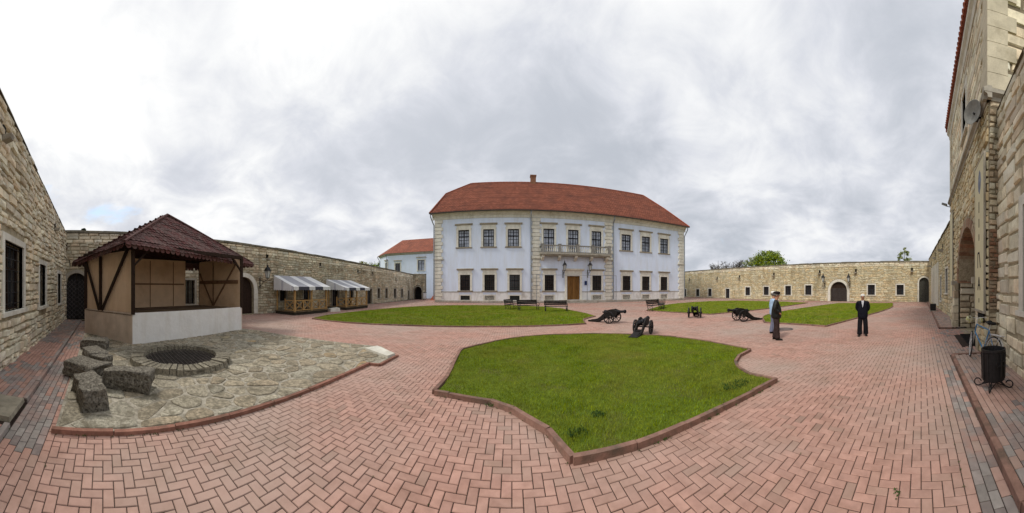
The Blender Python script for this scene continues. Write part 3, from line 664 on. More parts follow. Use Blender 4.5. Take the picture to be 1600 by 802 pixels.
mh = thing('manhole_cover', 'round iron manhole cover in the paving beside the men', 'manhole', G(1226, 514.5))
mb = MB(); mb.lathe([(.30, .001), (.34, .012), (.38, .012), (.40, .001)], 28, cap=False); mb.build('rim', IRON, mh)
mb = MB(); mb.lathe([(.295, .001), (.29, .007), (.0, .007)], 28, cap=False); mb.build('lid', mat('iron_lid', (.17, .13, .115), var=.3, scale=20, rough=.6), mh)

# ================================================================== WALLS
def lin(a, b, L): return lambda s: a+(b-a)*s/L
def win(fr, root, s0, s1, z0, z1, fw=0.13, m=TRIM, bars=(3, 5), sill=True, depth=0.22, cross=True, glass=GLASS, head=False):
    """stone surround with sill, glazing and an iron grille"""
    mb = MB(); fr.box(mb, s0-fw, s0, z0, z1+fw, -.10, .05); fr.box(mb, s1, s1+fw, z0, z1+fw, -.10, .05); fr.box(mb, s0, s1, z1, z1+fw, -.10, .052)
    w = mb.build('window', m, root)
    if sill:
        mb = MB(); fr.box(mb, s0-fw-.06, s1+fw+.06, z0-.10, z0, -.10, .10); mb.build('sill', m, w)
    mb = MB(); fr.box(mb, s0-.01, s1+.01, z0, z1+.01, -depth-.03, -depth); mb.build('pane', glass, w)
    mb = MB(); sw = (s1-s0)
    for x in (s0+.025, s1-.025, (s0+s1)/2): fr.box(mb, x-.025, x+.025, z0, z1, -depth+.002, -depth+.05)
    for z in (z0+.025, z1-.025, z0+(z1-z0)*.64): fr.box(mb, s0+.05, s1-.05, z-.022, z+.022, -depth+.004, -depth+.046)
    mb.build('sash', DARKWOOD, w)
    if bars:
        mb = MB()
        for i in range(bars[0]):
            x = s0+sw*(i+1)/(bars[0]+1); mb.tube([fr.P(x, z0, -.06), fr.P(x, z1, -.06)], .011, 5)
        for i in range(bars[1]):
            z = z0+(z1-z0)*(i+.6)/bars[1]; mb.tube([fr.P(s0-.02, z, -.045), fr.P(s1+.02, z, -.045)], .011, 5)
        mb.build('grille', IRON, w)
    return w
def arch_trim(fr, root, o, w=0.28, n=11, m=TRIM, proud=.06, name='voussoir', nj=5):
    c = (o['s0']+o['s1'])/2; r = (o['s1']-o['s0'])/2; rise = o.get('rise', r); sp = o['z1']-rise
    for i in range(n):
        mb = MB(); g = .008; pr = proud+random.uniform(-.008, .008)
        def pt(t, k, nn):
            a = math.pi*t; return fr.P(c-math.cos(a)*(r+k), sp+math.sin(a)*(rise+k), nn)
        t0, t1 = (i+g)/n, (i+1-g)/n; tm = (t0+t1)/2
        p = []
        for nn in (-.25, pr): p += [pt(t0, .002, nn), pt(tm, .002, nn), pt(t1, .002, nn), pt(t1, w, nn), pt(tm, w, nn), pt(t0, w, nn)]
        mb.add(p, [(5, 4, 3, 2, 1, 0), (6, 7, 8, 9, 10, 11)]+[(k, (k+1) % 6, 6+(k+1) % 6, 6+k) for k in range(6)]); mb.build(name, m, root)
    for sd_ in (-1, 1):
        z = o['z0']; hh = (sp-z)/nj
        for i in range(nj):
            mb = MB(); a = c+sd_*(r+.002); b = c+sd_*(r+w+random.uniform(0, .05)); fr.box(mb, min(a, b), max(a, b), z+i*hh+.004, z+(i+1)*hh-.004, -.25, proud+random.uniform(-.008, .008)); mb.build('jamb_block', m, root)
def leaf_door(fr, root, o, m, leaves=2, open_leaf=None, lattice=False, depth=.3, name='door_leaf'):
    c = (o['s0']+o['s1'])/2; r = (o['s1']-o['s0'])/2; n = 7
    for k in range(leaves):
        a, b = o['s0']+(o['s1']-o['s0'])*k/leaves+.01, o['s0']+(o['s1']-o['s0'])*(k+1)/leaves-.01
        if open_leaf == k: continue
        mb = MB()
        for i in range(n):
            x0, x1 = a+(b-a)*i/n+.003, a+(b-a)*(i+1)/n-.003; ta, tb = op_z(o, x0)-.01, op_z(o, x1)-.01
            pr = -depth+.05+.008*(i % 2)
            P = fr.P; mb.hexa([P(x0, o['z0']+.02, -depth), P(x1, o['z0']+.02, -depth), P(x1, o['z0']+.02, pr), P(x0, o['z0']+.02, pr), P(x0, ta, -depth), P(x1, tb, -depth), P(x1, tb, pr), P(x0, ta, pr)])
        lf = mb.build(name, m, root)
        if lattice:
            mb = MB(); zl, zh = o['z0']+.05, min(op_z(o, a+.05), op_z(o, b-.05))-.03; t = zl-(b-a)
            while t < zh:
                for sg in (0, 1):
                    pts = []
                    for u_ in (0, 1):
                        s_ = a+(b-a)*u_; z_ = t+(b-a)*(u_ if sg else 1-u_); pts.append((s_, z_))
                    (sa, za), (sb, zb_) = pts
                    # clip to zl..zh
                    def cl_(s1_, z1_, s2_, z2_):
                        if z1_ > z2_: s1_, z1_, s2_, z2_ = s2_, z2_, s1_, z1_
                        if z2_ <= zl or z1_ >= zh: return None
                        if z1_ < zl: s1_ += (s2_-s1_)*(zl-z1_)/(z2_-z1_); z1_ = zl
                        if z2_ > zh: s2_ = s1_+(s2_-s1_)*(zh-z1_)/(z2_-z1_); z2_ = zh
                        return (s1_, z1_), (s2_, z2_)
                    r_ = cl_(sa, za, sb, zb_)
                    if r_: mb.bar(fr.P(*r_[0], -depth+.075), fr.P(*r_[1], -depth+.075), .022)
                t += .26
            mb.build('lattice', mat('grey_iron', (.13, .12, .12), var=.3, scale=10, rough=.5), lf)
    mb = MB(); fr.box(mb, o['s0']-.3, o['s1']+.3, o['z0'], o['z1']+.1, -1.6, -1.55); mb.build('passage_shade', mat('deep_shade', (.02, .018, .016), var=.3, scale=2), root)  # near-black sheet behind the leaves stands in for the shade inside
def spout(fr, root, px, py, sc=1.0):
    s, z = fr.at(px, py); mb = MB()
    fr.box(mb, s-.11*sc, s+.11*sc, z+.02, z+.34*sc, .045, .075); h_ = mb.build('drain_shade', mat('drain_shade_black', (.018, .016, .013), var=.3, scale=5), root)  # dark plate on the wall face, painted as the shade of a hole
    mb = MB(); P = fr.P; w = .15*sc
    mb.hexa([P(s-w, z-.20*sc, -.05), P(s+w, z-.20*sc, -.05), P(s+w*.8, z-.12*sc, .34*sc), P(s-w*.8, z-.12*sc, .34*sc), P(s-w, z, -.05), P(s+w, z, -.05), P(s+w, z, .38*sc), P(s-w, z, .38*sc)])
    mb.build('stone_spout', TRIMD, root)
def arch_op(fr, x0, x1, ytop, m=.3, z0=0.0, zt=None):
    s0, s1 = sorted((fr.at(x0), fr.at(x1))); z1 = zt or fr.at((x0+x1)/2, ytop)[1]
    return dict(s0=s0, s1=s1, z0=z0, z1=z1, arch=True, m=m)
def rect_op(fr, x0, x1, y0, y1, m=.13, z0=None):
    s0, s1 = sorted((fr.at(x0), fr.at(x1))); xm = (x0+x1)/2; return dict(s0=s0, s1=s1, z0=fr.at(xm, y1)[1] if z0 is None else z0, z1=fr.at(xm, y0)[1], m=m, mb=.1)
# ---- left curtain wall (faces +X)
FL = Fr((-16.4, 41.0), (-15.3, -2.2)); ztL = lin(4.15, 5.15, FL.L)
wl = thing('curtain_wall', 'long limestone curtain wall on the left, running to the palace', 'wall', FL.p0)
gateL = arch_op(FL, 103.5, 136, 427, m=.22); doorL = arch_op(FL, 364, 396.5, 433, m=.32, z0=0.05)
rl = [rect_op(FL, 287, 304, 438, 475), rect_op(FL, 573.5, 581, 451.5, 476, z0=.03), rect_op(FL, 589.8, 593.4, 450.7, 466), rect_op(FL, 602, 605.3, 451, 466), rect_op(FL, 615.3, 618.7, 451.5, 465.5), rect_op(FL, 626.6, 629.4, 452, 465), rect_op(FL, 637, 639.4, 454, 468, z0=.03),
      rect_op(FL, 437, 447, 449, 470), rect_op(FL, 474, 484, 449, 468), rect_op(FL, 519, 529, 452, 479, z0=.1), rect_op(FL, 546, 552, 452, 467)]
opsL = [gateL, doorL]+rl
core(FL, opsL, ztL, .35, MORTARL, wl)
lay_stones(FL, opsL, ztL, wl, STONE, ch=(.14, .24), cw=(.2, .5), top_gap=.45)
# regular ashlar courses under the coping
lay_stones(FL, [], ztL, wl, STONE2, ch=(.2, .21), cw=(.35, .55), proud=(.05, .075), z0=0, top_gap=.01, skip=lambda s, z: z < ztL(s)-.52, nmax=120)
coping(FL, ztL, wl, COPING)
for o_ in rl: win(FL, wl, o_['s0'], o_['s1'], o_['z0'], o_['z1'], bars=None if o_['z0'] < .15 else (2, 4), sill=o_['z0'] > .15, m=TRIMD)
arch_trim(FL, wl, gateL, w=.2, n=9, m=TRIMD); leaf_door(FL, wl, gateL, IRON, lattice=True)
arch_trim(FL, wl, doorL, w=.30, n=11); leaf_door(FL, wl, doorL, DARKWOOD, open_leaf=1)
for px, py in ((102.9, 386), (416.7, 404), (499.7, 416), (558.7, 425.5), (581, 428.5), (618, 437)): spout(FL, wl, px, py, .85)
# ---- short return wall with the dark arch beside the palace wing
FB = Fr((-14.3, 41.0), (-16.6, 41.0)); wb = thing('arch_wall', 'short stone wall with a dark arched passage beside the palace wing', 'wall', FB.p0)
aB = arch_op(FB, 647, 659, 448, m=.15); core(FB, [aB], lambda s: 4.15, .5, MORTAR, wb); lay_stones(FB, [aB], lambda s: 4.15, wb, STONE, ch=(.14, .24), cw=(.2, .45)); coping(FB, lambda s: 4.15, wb, COPING)
mb = MB(); FB.box(mb, aB['s0']-.2, aB['s1']+.2, 0, aB['z1']+.1, -.9, -.85); mb.build('passage_shade', MATS['deep_shade'], wb); arch_trim(FB, wb, aB, w=.14, n=9, m=TRIMD)  # black sheet filling the arch, the passage's shade put into its colour
# ---- right curtain wall (faces -X)
FRt = Fr((35.6, -1.1), (35.6, 46.0)); ztR = lambda s: 5.5
wr = thing('curtain_wall', 'sunlit limestone curtain wall across the right background with arched gate', 'wall', FRt.p0)
gateR = arch_op(FRt, 1297.5, 1323.5, 440.5, m=.38); archR = arch_op(FRt, 1436, 1451.5, 434, m=.2)
rr_ = [rect_op(FRt, a, b, c, d) for a, b, c, d in ((1088, 1092.8, 452, 463), (1106.8, 1112, 451.3, 463), (1165, 1172, 449, 461.5), (1193.5, 1201.3, 448.2, 461.2), (1227.2, 1236, 447, 461.2), (1258.4, 1268, 446, 461), (1356, 1367, 445.2, 461), (1401, 1412, 445.2, 461))]+[rect_op(FRt, 1134.2, 1140, 451.3, 468, z0=.05), rect_op(FRt, 1069, 1072.3, 452, 463)]
opsR = [gateR, archR]+rr_
core(FRt, opsR, ztR, .35, MORTARL, wr); lay_stones(FRt, opsR, ztR, wr, STONER, ch=(.16, .28), cw=(.25, .6), top_gap=.5)
lay_stones(FRt, [], ztR, wr, STONE2, ch=(.22, .23), cw=(.4, .65), proud=(.05, .075), top_gap=.01, skip=lambda s, z: z < 4.95, nmax=60)
coping(FRt, ztR, wr, COPING)
for o_ in rr_: win(FRt, wr, o_['s0'], o_['s1'], o_['z0'], o_['z1'], fw=.16, bars=None if o_['z0'] < .15 else (2, 3), sill=o_['z0'] > .15)
arch_trim(FRt, wr, gateR, w=.36, n=13); leaf_door(FRt, wr, gateR, DARKWOOD, lattice=True); arch_trim(FRt, wr, archR, w=.18, n=9); leaf_door(FRt, wr, archR, mat('grey_green_door', (.07, .07, .06), var=.2, scale=4), lattice=False)
for px, py in ((1078, 438), (1121, 436), (1156, 434), (1209.5, 430.5), (1281, 427), (1337.5, 425.5), (1425, 423.5)): spout(FRt, wr, px, py, 1.25)
# ---- gate-side wall behind the viewer: left stretch
FG = Fr((-15.3, -2.2), (-1.5, -2.2)); ztG = lambda s: 5.1+1.35*max(0, s/FG.L)**1.0
wg = thing('gate_side_wall', 'near limestone wall at the left edge with three barred windows', 'wall', FG.p0)
rg_ = [rect_op(FG, 5, 35, 381, 485, m=.16), rect_op(FG, 60.5, 70.5, 414, 478, m=.16), rect_op(FG, 89, 94, 428, 474, m=.16)]
core(FG, rg_, ztG, .35, MORTARL, wg); lay_stones(FG, rg_, ztG, wg, STONE2, ch=(.10, .26), cw=(.16, .5), proud=(.02, .085), gap=.022); coping(FG, ztG, wg, COPING, over=.06, h=.1)
for o_ in rg_: win(FG, wg, o_['s0'], o_['s1'], o_['z0'], o_['z1'], fw=.16, bars=(4, 6), m=TRIM)
for px, py in ((84, 357), (3, 215)): spout(FG, wg, px, py, .7)
# ---- right stretch, close to the viewer
FN = Fr((1.5, -2.0), (6.56, -2.0)); ztN = lambda s: 6.55
wn_ = thing('gate_side_wall', 'near squared limestone wall at the right edge behind the bin', 'wall', FN.p0)
on = [dict(s0=2.2, s1=3.25, z0=1.4, z1=3.5, m=.22, mb=.1)]
core(FN, on, ztN, .3, MORTARL, wn_); lay_stones(FN, on, ztN, wn_, STONE2, ch=(.14, .38), cw=(.2, .7), proud=(.015, .06), gap=.016); coping(FN, ztN, wn_, COPING, over=.05, h=.09, thick=1.2)
win(FN, wn_, 2.2, 3.25, 1.4, 3.5, fw=.22)
# ---- stretch beyond the gatehouse
FF = Fr((15.2, -1.9), (35.6, -1.1)); ztF = lambda s: 6.0-.2*s/20
wf = thing('gate_side_wall', 'receding limestone wall beyond the gatehouse at far right', 'wall', FF.p0)
of = [rect_op(FF, 1478, 1481.5, 420, 458, m=.15), rect_op(FF, 1469.5, 1471.5, 432, 470, m=.15)]
core(FF, of, ztF, .3, MORTARL, wf); lay_stones(FF, of, ztF, wf, STONER, ch=(.16, .28), cw=(.25, .55)); coping(FF, ztF, wf, COPING)
for o_ in of: win(FF, wf, o_['s0'], o_['s1'], o_['z0'], o_['z1'], bars=(2, 4))
for px, py in ((1474, 390), (1463, 402), (1456, 415)): spout(FF, wf, px, py, 1.2)
for i, px in enumerate((1466.5, 1463, 1460, 1457.5)):
    s_ = FF.at(px); mb = MB(); FF.box(mb, s_-.5, s_+.5, .3, 4.2, -.01, .14); mb.build('pilaster', TRIM, wf)
# ================================================================== GATEHOUSE
FH = Fr((6.56, -1.74), (15.2, -1.74)); ZH = 11.1
gh = thing('gatehouse', 'tall limestone gatehouse with an arched gateway at the right edge', 'gatehouse', FH.p0)
gA = dict(s0=1.3, s1=5.5, z0=0, z1=4.2, arch=True, m=.32); gW = dict(s0=3.3, s1=4.2, z0=8.0, z1=9.7, m=.2, mb=.1)
core(FH, [gA, gW], lambda s: ZH, 2.2, MORTARL, gh, thick=4.2)
lay_stones(FH, [gA, gW], lambda s: 6.7, gh, STONER, ch=(.14, .28), cw=(.2, .5), proud=(.02, .07))
lay_stones(FH, [gW], lambda s: ZH-.4, gh, STONE2, ch=(.26, .34), cw=(.4, .8), proud=(.02, .035), z0=7.05)
win(FH, gh, 3.3, 4.2, 8.0, 9.7, fw=.2, bars=None)
def ledge(fr, root, s0, s1, prof, m, name):
    mb = MB(); n = len(prof)
    mb.add([fr.P(s0, z, k) for k, z in prof]+[fr.P(s1, z, k) for k, z in prof], [tuple(range(n-1, -1, -1)), tuple(range(n, 2*n))]+[(i, (i+1) % n, n+(i+1) % n, n+i) for i in range(n)])
    return mb.build(name, m, root)
STR = [(-.05, 6.72), (.06, 6.72), (.08, 6.80), (.17, 6.86), (.17, 6.96), (.05, 7.02), (-.05, 7.02)]
ledge(FH, gh, -.17, FH.L+.17, STR, TRIMD, 'string_course')
ledge(FH, gh, -.25, FH.L+.2, [(-.05, 10.65), (.06, 10.65), (.10, 10.85), (.20, 10.95), (.22, 11.08), (-.05, 11.08)], TRIM, 'cornice')
for i in range(9):
    z = 7.05+i*.4
    for a, w in ((-.05, .75 if i % 2 else .5), (FH.L-(.75 if i % 2 else .5)+.05, .75 if i % 2 else .5)):
        mb = MB(); FH.box(mb, a, a+w, z+.004, z+.396, -.05, .06); mb.build('quoin', TRIMG, gh)
# side return facing the viewer
FS = Fr((6.553, -6.0), (6.553, -1.745))
class Sub(Fr):
    def __init__(s, fr, base): s.__dict__.update(fr.__dict__); s.off = fr.p0-base; 
    def P(s, a, z, n=0.0): return s.off+s.u*a+s.n*n+Vector((0, 0, z))
FS2 = Sub(FS, FH.p0)
hold = core(FS, [], lambda s: ZH, .2, MORTAR, gh, thick=.3, name='return_wall'); hold.location = FS2.off
lay_stones(FS, [], lambda s: 6.6, hold, STONE, ch=(.1, .2), cw=(.12, .3), proud=(.01, .07), s_rng=(3.55, 4.255), nmax=120, skip=lambda s, z: 1.3 < z < 3.4)
lay_stones(FS, [], lambda s: 3.45, hold, BRICKR, ch=(.08, .12), cw=(.12, .3), proud=(.01, .06), s_rng=(3.55, 4.255), nmax=120, name='brick', z0=1.3)
lay_stones(FS, [], lambda s: ZH-.3, hold, STONE2, ch=(.3, .42), cw=(.5, .9), proud=(.02, .035), z0=6.6, nmax=80)
STR2 = [(k, z) for k, z in STR]; ledge(FS2, gh, 0.0, FS.L+.17, STR2, TRIMD, 'string_course')
for i in range(9):
    w = .5 if i % 2 else .75; z = 7.05+i*.4; mb = MB(); FS2.box(mb, FS.L-w, FS.L+.058, z+.006, z+.394, -.05, .058); mb.build('quoin', TRIMG, gh)
# gateway: far jamb, brick vault, near-black sheet standing in for the passage's shade
FJ = Fr((12.045, -5.4), (12.045, -1.80)); FJ2 = Sub(FJ, FH.p0)
hold2 = core(FJ, [], lambda s: 4.3, .1, MORTAR, gh, thick=.2, name='gate_jamb'); hold2.location = FJ2.off
lay_stones(FJ, [], lambda s: 2.15, hold2, STONE, ch=(.2, .36), cw=(.35, .7), proud=(.03, .10), gap=.02, nmax=80)
lay_stones(FJ, [], lambda s: 4.2, hold2, BRICKR, ch=(.09, .1), cw=(.2, .28), z0=2.15, proud=(.02, .035), nmax=60, name='brick')
cG = 3.4; rG = 2.1
for i in range(30):
    t0, t1 = math.pi*(i+.05)/30, math.pi*(i+.95)/30; mb = MB(); P = lambda t, k, n: FH.P(cG-math.cos(t)*(rG+k), 2.1+math.sin(t)*(rG+k), n)
    mb.hexa([P(t0, -.02, .05), P(t1, -.02, .05), P(t1, -.02, -3), P(t0, -.02, -3), P(t0, .30, .05), P(t1, .30, .05), P(t1, .30, -3), P(t0, .30, -3)]); mb.build('arch_brick', BRICKR, gh)
for i in range(6):
    mb = MB(); FH.box(mb, 5.5, 6.15+.06*(i % 2), i*.35+.01, i*.35+.34, -.3, .28-.02*i+random.uniform(-.03, .03)); mb.build('pier_stone', STONE, gh)
    mb = MB(); FH.box(mb, .95+.05*(i % 2), 1.298, i*.35+.01, i*.35+.34, -.3, .09+random.uniform(-.02, .02)); mb.build('pier_stone', STONE, gh)
mb = MB(); FH.box(mb, 1.2, 5.9, 0, 4.6, -3.7, -3.6); mb.build('passage_shade', MATS['deep_shade'], gh)
mb = MB(); FH.box(mb, 1.15, 1.28, 2.0, 2.2, -.4, .22); mb.build('impost', TRIMD, gh); mb = MB(); FH.box(mb, 5.52, 5.9, 2.02, 2.2, -.4, .3); mb.build('impost', TRIMD, gh)
# gatehouse roof
mb = MB(); P = FH.P
mb.hexa([P(-.5, 11.16, .26), P(FH.L+.3, 11.16, .26), P(FH.L+.3, 13.8, -4.4), P(-.5, 13.8, -4.4), P(-.5, 11.26, .28), P(FH.L+.3, 11.26, .28), P(FH.L+.3, 13.95, -4.4), P(-.5, 13.95, -4.4)])
rf = mb.build('roof', TILE, gh)
for i in range(46):
    a = -.45+i*.2; mb = MB(); mb.tube([P(a, 11.22, .33), P(a, 11.55, -.25)], [.085, .075], 8); mb.build('roof_tile', TILE, rf)
# banners on the gatehouse piers
BAN = mat('cream_banner', (.60, .55, .36), var=.06, scale=2, rough=.7); INK = mat('banner_ink', (.03, .03, .035), var=.2, scale=5); INKB = mat('banner_blue', (.20, .23, .29), var=.3, scale=9)
def banner(s0, s1, z0, z1, label, txt):
    b = thing('banner', label, 'banner', FH.W((s0+s1)/2, z0, .1)); w = (s1-s0)/2; h = z1-z0
    mb = MB(); mb.box(-w, w, -.02, .02, 0, h); bd = mb.build('cloth', BAN, b)
    mb = MB(); mb.box(-w-.03, w+.03, -.03, .03, -.06, 0); mb.box(-w-.03, w+.03, -.03, .03, h, h+.05); mb.box(-w-.03, -w, -.028, .028, 0, h); mb.box(w, w+.03, -.028, .028, 0, h); mb.build('batten', TRIMD, b)
    if txt:
        y = .0205; T_ = .006
        mb = MB()    # pale blue emblem near the top, figure like strokes below it
        for k in range(5): mb.lathe([(.02+.17*math.sin(math.pi*(k+.5)/5), 0), (.0, T_)], 10, Matrix.Translation((-.05, y, h*.80+k*.13)) @ Matrix.Rotation(-math.pi/2, 4, 'X'))
        mb.build('emblem', INKB, bd)
        def letter(ch, z, s):
            mb = MB(); q = {'L': [(-.5, 0, -.1, 1), (-.1, 1, .45, 1), (.45, 1, .45, 0)], 'A': [(-.5, 0, 0, 1), (0, 1, .5, 0), (-.27, .38, .27, .38)], 'N': [(-.45, 0, -.45, 1), (.45, 0, .45, 1), (-.45, .5, .45, .5)], 'i': [(0, 0, 0, .6)]}[ch]
            for a, b_, c, d in q: mb.bar((a*s*.8, y+.003, z+b_*s), (c*s*.8, y+.003, z+d*s), .055, .006, up=(0, 1, 0))
            mb.build('letter', INK, bd)
        for ch, z, s in (('i', h*.66, .5), ('i', h*.56, .4), ('i', h*.47, .3), ('L', h*.285, .42), ('A', h*.135, .36), ('i', h*.05, .2)): letter(ch, z, s)
    return b
banner(.06, 1.16, 1.25, 5.4, 'tall cream banner with dark vertical lettering beside the gateway', True)
banner(6.9, 8.0, 1.4, 5.9, 'narrow cream banner on the far pier of the gateway', False)
ml = MB(); ml.box(-.35, .35, -.02, .02, 0, .22); o_ = ml.build('plaque', mat('black_plaque', (.02, .02, .02)), None); o_.location = FH.W(.62, .92, .06); tag(o_, 'small black plaque under the tall banner', 'plaque')
# dish and floodlight
dz = thing('satellite_dish', 'round grey metal dish on a bracket high on the gatehouse', 'dish', (7.1, -1.42, 6.75))
nrm = Vector((-.60, .78, -.10)).normalized(); Mx = nrm.to_track_quat('Z', 'Y').to_matrix().to_4x4()
mb = MB(); mb.lathe([(0.0, -.06), (.12, -.05), (.22, -.025), (.30, .02), (.31, .02), (.23, -.04), (.12, -.07), (0.0, -.08)], 24, Mx, cap=False); mb.build('bowl', mat('grey_dish', (.25, .25, .23), var=.2, scale=6, rough=.5), dz, smooth=True)
mb = MB(); mb.tube([(0, -.02, -.02), (.1, -.18, -.05), (.14, -.36, -.06)], .03, 6); mb.box(.06, .2, -.20, -.06, -.13, .03); mb.build('bracket', IRON, dz)
fl = thing('floodlight', 'small grey floodlight sticking out from the gatehouse corner', 'floodlight', FH.W(FH.L-.1, 6.6, .05))
mb = MB(); mb.tube([(0, 0, 0), (.05, .22, .06)], .02, 6); mb.build('bracket', IRON, fl)
mb = MB(); mb.hexa([(-.2, .18, .0), (.12, .18, .05), (.1, .5, .16), (-.26, .5, .10), (-.2, .2, .12), (.12, .2, .16), (.1, .5, .22), (-.26, .5, .17)]); mb.build('housing', ZINC, fl)
# iron grating before the gateway
ig = thing('iron_grating', 'dark iron grating in the paving before the gateway', 'grating', (9.3, -1.85, 0.0))
mb = MB(); mb.box(-1.05, 1.05, -.55, .3, -.005, .004); mb.build('grating_shade', MATS['deep_shade'], ig)  # flat near-black sheet painted as the shade below the bars
for i in range(22):
    mb = MB(); mb.box(-1.05+i*.1-.012, -1.05+i*.1+.012, -.55, .3, .004, .022); mb.build('bar', IRON, ig)

# ================================================================== PALACE
FP = Fr((25.9, 33.5), (-10.2, 33.5)); ZE = 11.8
pal = thing('palace', 'two-storey pale blue palace with cream quoins and red hipped roof', 'palace', FP.p0)
def pr(x0, x1, y0, y1, z0=None, z1=None):
    o = rect_op(FP, x0, x1, y0, y1); 
    if z0 is not None: o['z0'] = z0
    if z1 is not None: o['z1'] = z1
    return o
UZ, LZ = (7.25, 9.5), (1.58, 3.63)
upx = [(716.3, 733.3), (755, 772), (793.5, 811)]; upr = [(971, 985.3), (1002.6, 1015.2), (1031.2, 1043.5)]
lox = [(719, 734.6), (757, 773), (796, 812.3)]; lor = [(972.7, 984.9), (1003, 1014.6), (1032, 1042.5)]
cux = [(849, 866), (887.5, 903.8), (924.2, 939.4)]; clx = [(851, 865.5), (925.4, 939.4)]
ops_u = [pr(a, b, 0, 0, *UZ) for a, b in upx+upr]; ops_c = [pr(a, b, 0, 0, 6.36, 9.6) for a, b in cux]
ops_l = [pr(a, b, 0, 0, *LZ) for a, b in lox+lor+clx]; ops_v = [pr(a+.5, b-.5, 0, 0, .34, .92) for a, b in lox+lor+clx]
dr = pr(885.9, 905.8, 0, 0, .36, 3.5)
core(FP, ops_u+ops_c+ops_l+ops_v+[dr], lambda s: ZE, .28, PLASTER, pal, thick=.5)
FRAME = mat('black_window_frame', (.012, .012, .016), var=.3, scale=6, rough=.5)
def pwin(o, kind):
    s0, s1, z0, z1 = o['s0'], o['s1'], o['z0'], o['z1']; fw = .26; mb = MB(); B = lambda *a: FP.box(mb, *a)
    B(s0-fw, s0, z0, z1+fw, -.10, .07); B(s1, s1+fw, z0, z1+fw, -.10, .07); B(s0, s1, z1, z1+fw, -.10, .072)
    B(s0-fw-.05, s1+fw+.05, z1+.02, z1+fw-.03, .0, .04)
    w = mb.build('window', TRIM, pal)
    mb = MB(); FP.box(mb, s0-fw+.04, s1+fw-.04, z1+fw+.002, z1+fw+.34, -.02, .05); mb.build('frieze', TRIM, w)
    ledge(FP, w, s0-fw-.18, s1+fw+.18, [(-.02, z1+fw+.345), (.10, z1+fw+.345), (.22, z1+fw+.44), (.24, z1+fw+.54), (-.02, z1+fw+.60)], TRIMD, 'cornice')  # darker trim puts the cornice's shadow into its colour
    if kind != 'c': ledge(FP, w, s0-fw-.1, s1+fw+.1, [(-.02, z0-.16), (.08, z0-.16), (.16, z0-.06), (.16, z0-.002), (-.02, z0-.002)], TRIMD, 'sill')
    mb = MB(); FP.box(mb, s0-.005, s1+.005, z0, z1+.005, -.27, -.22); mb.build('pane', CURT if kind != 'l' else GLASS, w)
    mb = MB(); sw = s1-s0; hh = z1-z0
    for x, t in ((s0+.04, .045), (s1-.04, .045), ((s0+s1)/2, .05)): FP.box(mb, x-t, x+t, z0, z1, -.215, -.14)
    for k in (.25, .75): FP.box(mb, s0+sw*k-.018, s0+sw*k+.018, z0, z1, -.21, -.17)
    tr = z0+hh*(.62 if kind != 'c' else .66)
    for z, t in ((z0+.04, .045), (z1-.04, .045), (tr, .06)): FP.box(mb, s0+.085, s1-.085, z-t, z+t, -.213, -.142)
    for z in (z0+(tr-z0)*.34, z0+(tr-z0)*.67, tr+(z1-tr)*.5): FP.box(mb, s0+.085, s1-.085, z-.018, z+.018, -.208, -.172)
    mb.build('sash', FRAME, w)
    if kind == 'l':
        mb = MB()
        for i in range(4): x = s0+sw*(i+1)/5; mb.tube([FP.P(x, z0, -.05), FP.P(x, z1, -.05)], .016, 4)
        for i in range(6): z = z0+hh*(i+.5)/6; mb.tube([FP.P(s0, z, -.04), FP.P(s1, z, -.04)], .016, 4)
        mb.build('grille', mat('rusty_grille', (.06, .04, .03), var=.3, scale=9, rough=.6), w)
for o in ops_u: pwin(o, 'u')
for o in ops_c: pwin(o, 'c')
for o in ops_l: pwin(o, 'l')
for i, o in enumerate(ops_v):
    mb = MB(); f = .2; B = lambda *a: FP.box(mb, *a); B(o['s0']-f, o['s0'], .27, 1.06, -.05, .045); B(o['s1'], o['s1']+f, .27, 1.06, -.05, .045); B(o['s0'], o['s1'], .92, 1.06, -.05, .044); B(o['s0'], o['s1'], .27, .34, -.05, .044)
    v = mb.build('vent', TRIM, pal); mb = MB(); FP.box(mb, o['s0'], o['s1'], .34, .92, -.26, -.2); mb.build('vent_shade', GLASS, v)  # dark sheet set in the vent stands in for its inner shade
    if i not in (0, 2):
        mb = MB(); n = 7; w_, h_ = o['s1']-o['s0'], .58
        for k in range(-n, n*2):
            for sg in (1, -1):
                a = (o['s0']+w_*k/n, .34); b = (a[0]+h_*sg, .92)
                def cs_(a, b):
                    (x0, y0_), (x1, y1_) = a, b
                    if x0 > x1: x0, y0_, x1, y1_ = x1, y1_, x0, y0_
                    if x1 <= o['s0'] or x0 >= o['s1'] or x1-x0 < 1e-6: return None
                    if x0 < o['s0']: y0_ += (y1_-y0_)*(o['s0']-x0)/(x1-x0); x0 = o['s0']
                    if x1 > o['s1']: y1_ = y0_+(y1_-y0_)*(o['s1']-x0)/(x1-x0); x1 = o['s1']
                    return (x0, y0_), (x1, y1_)
                r_ = cs_(a, b)
                if r_: mb.bar(FP.P(*r_[0], -.06), FP.P(*r_[1], -.06), .035)
        mb.build('lattice', TRIM, v)
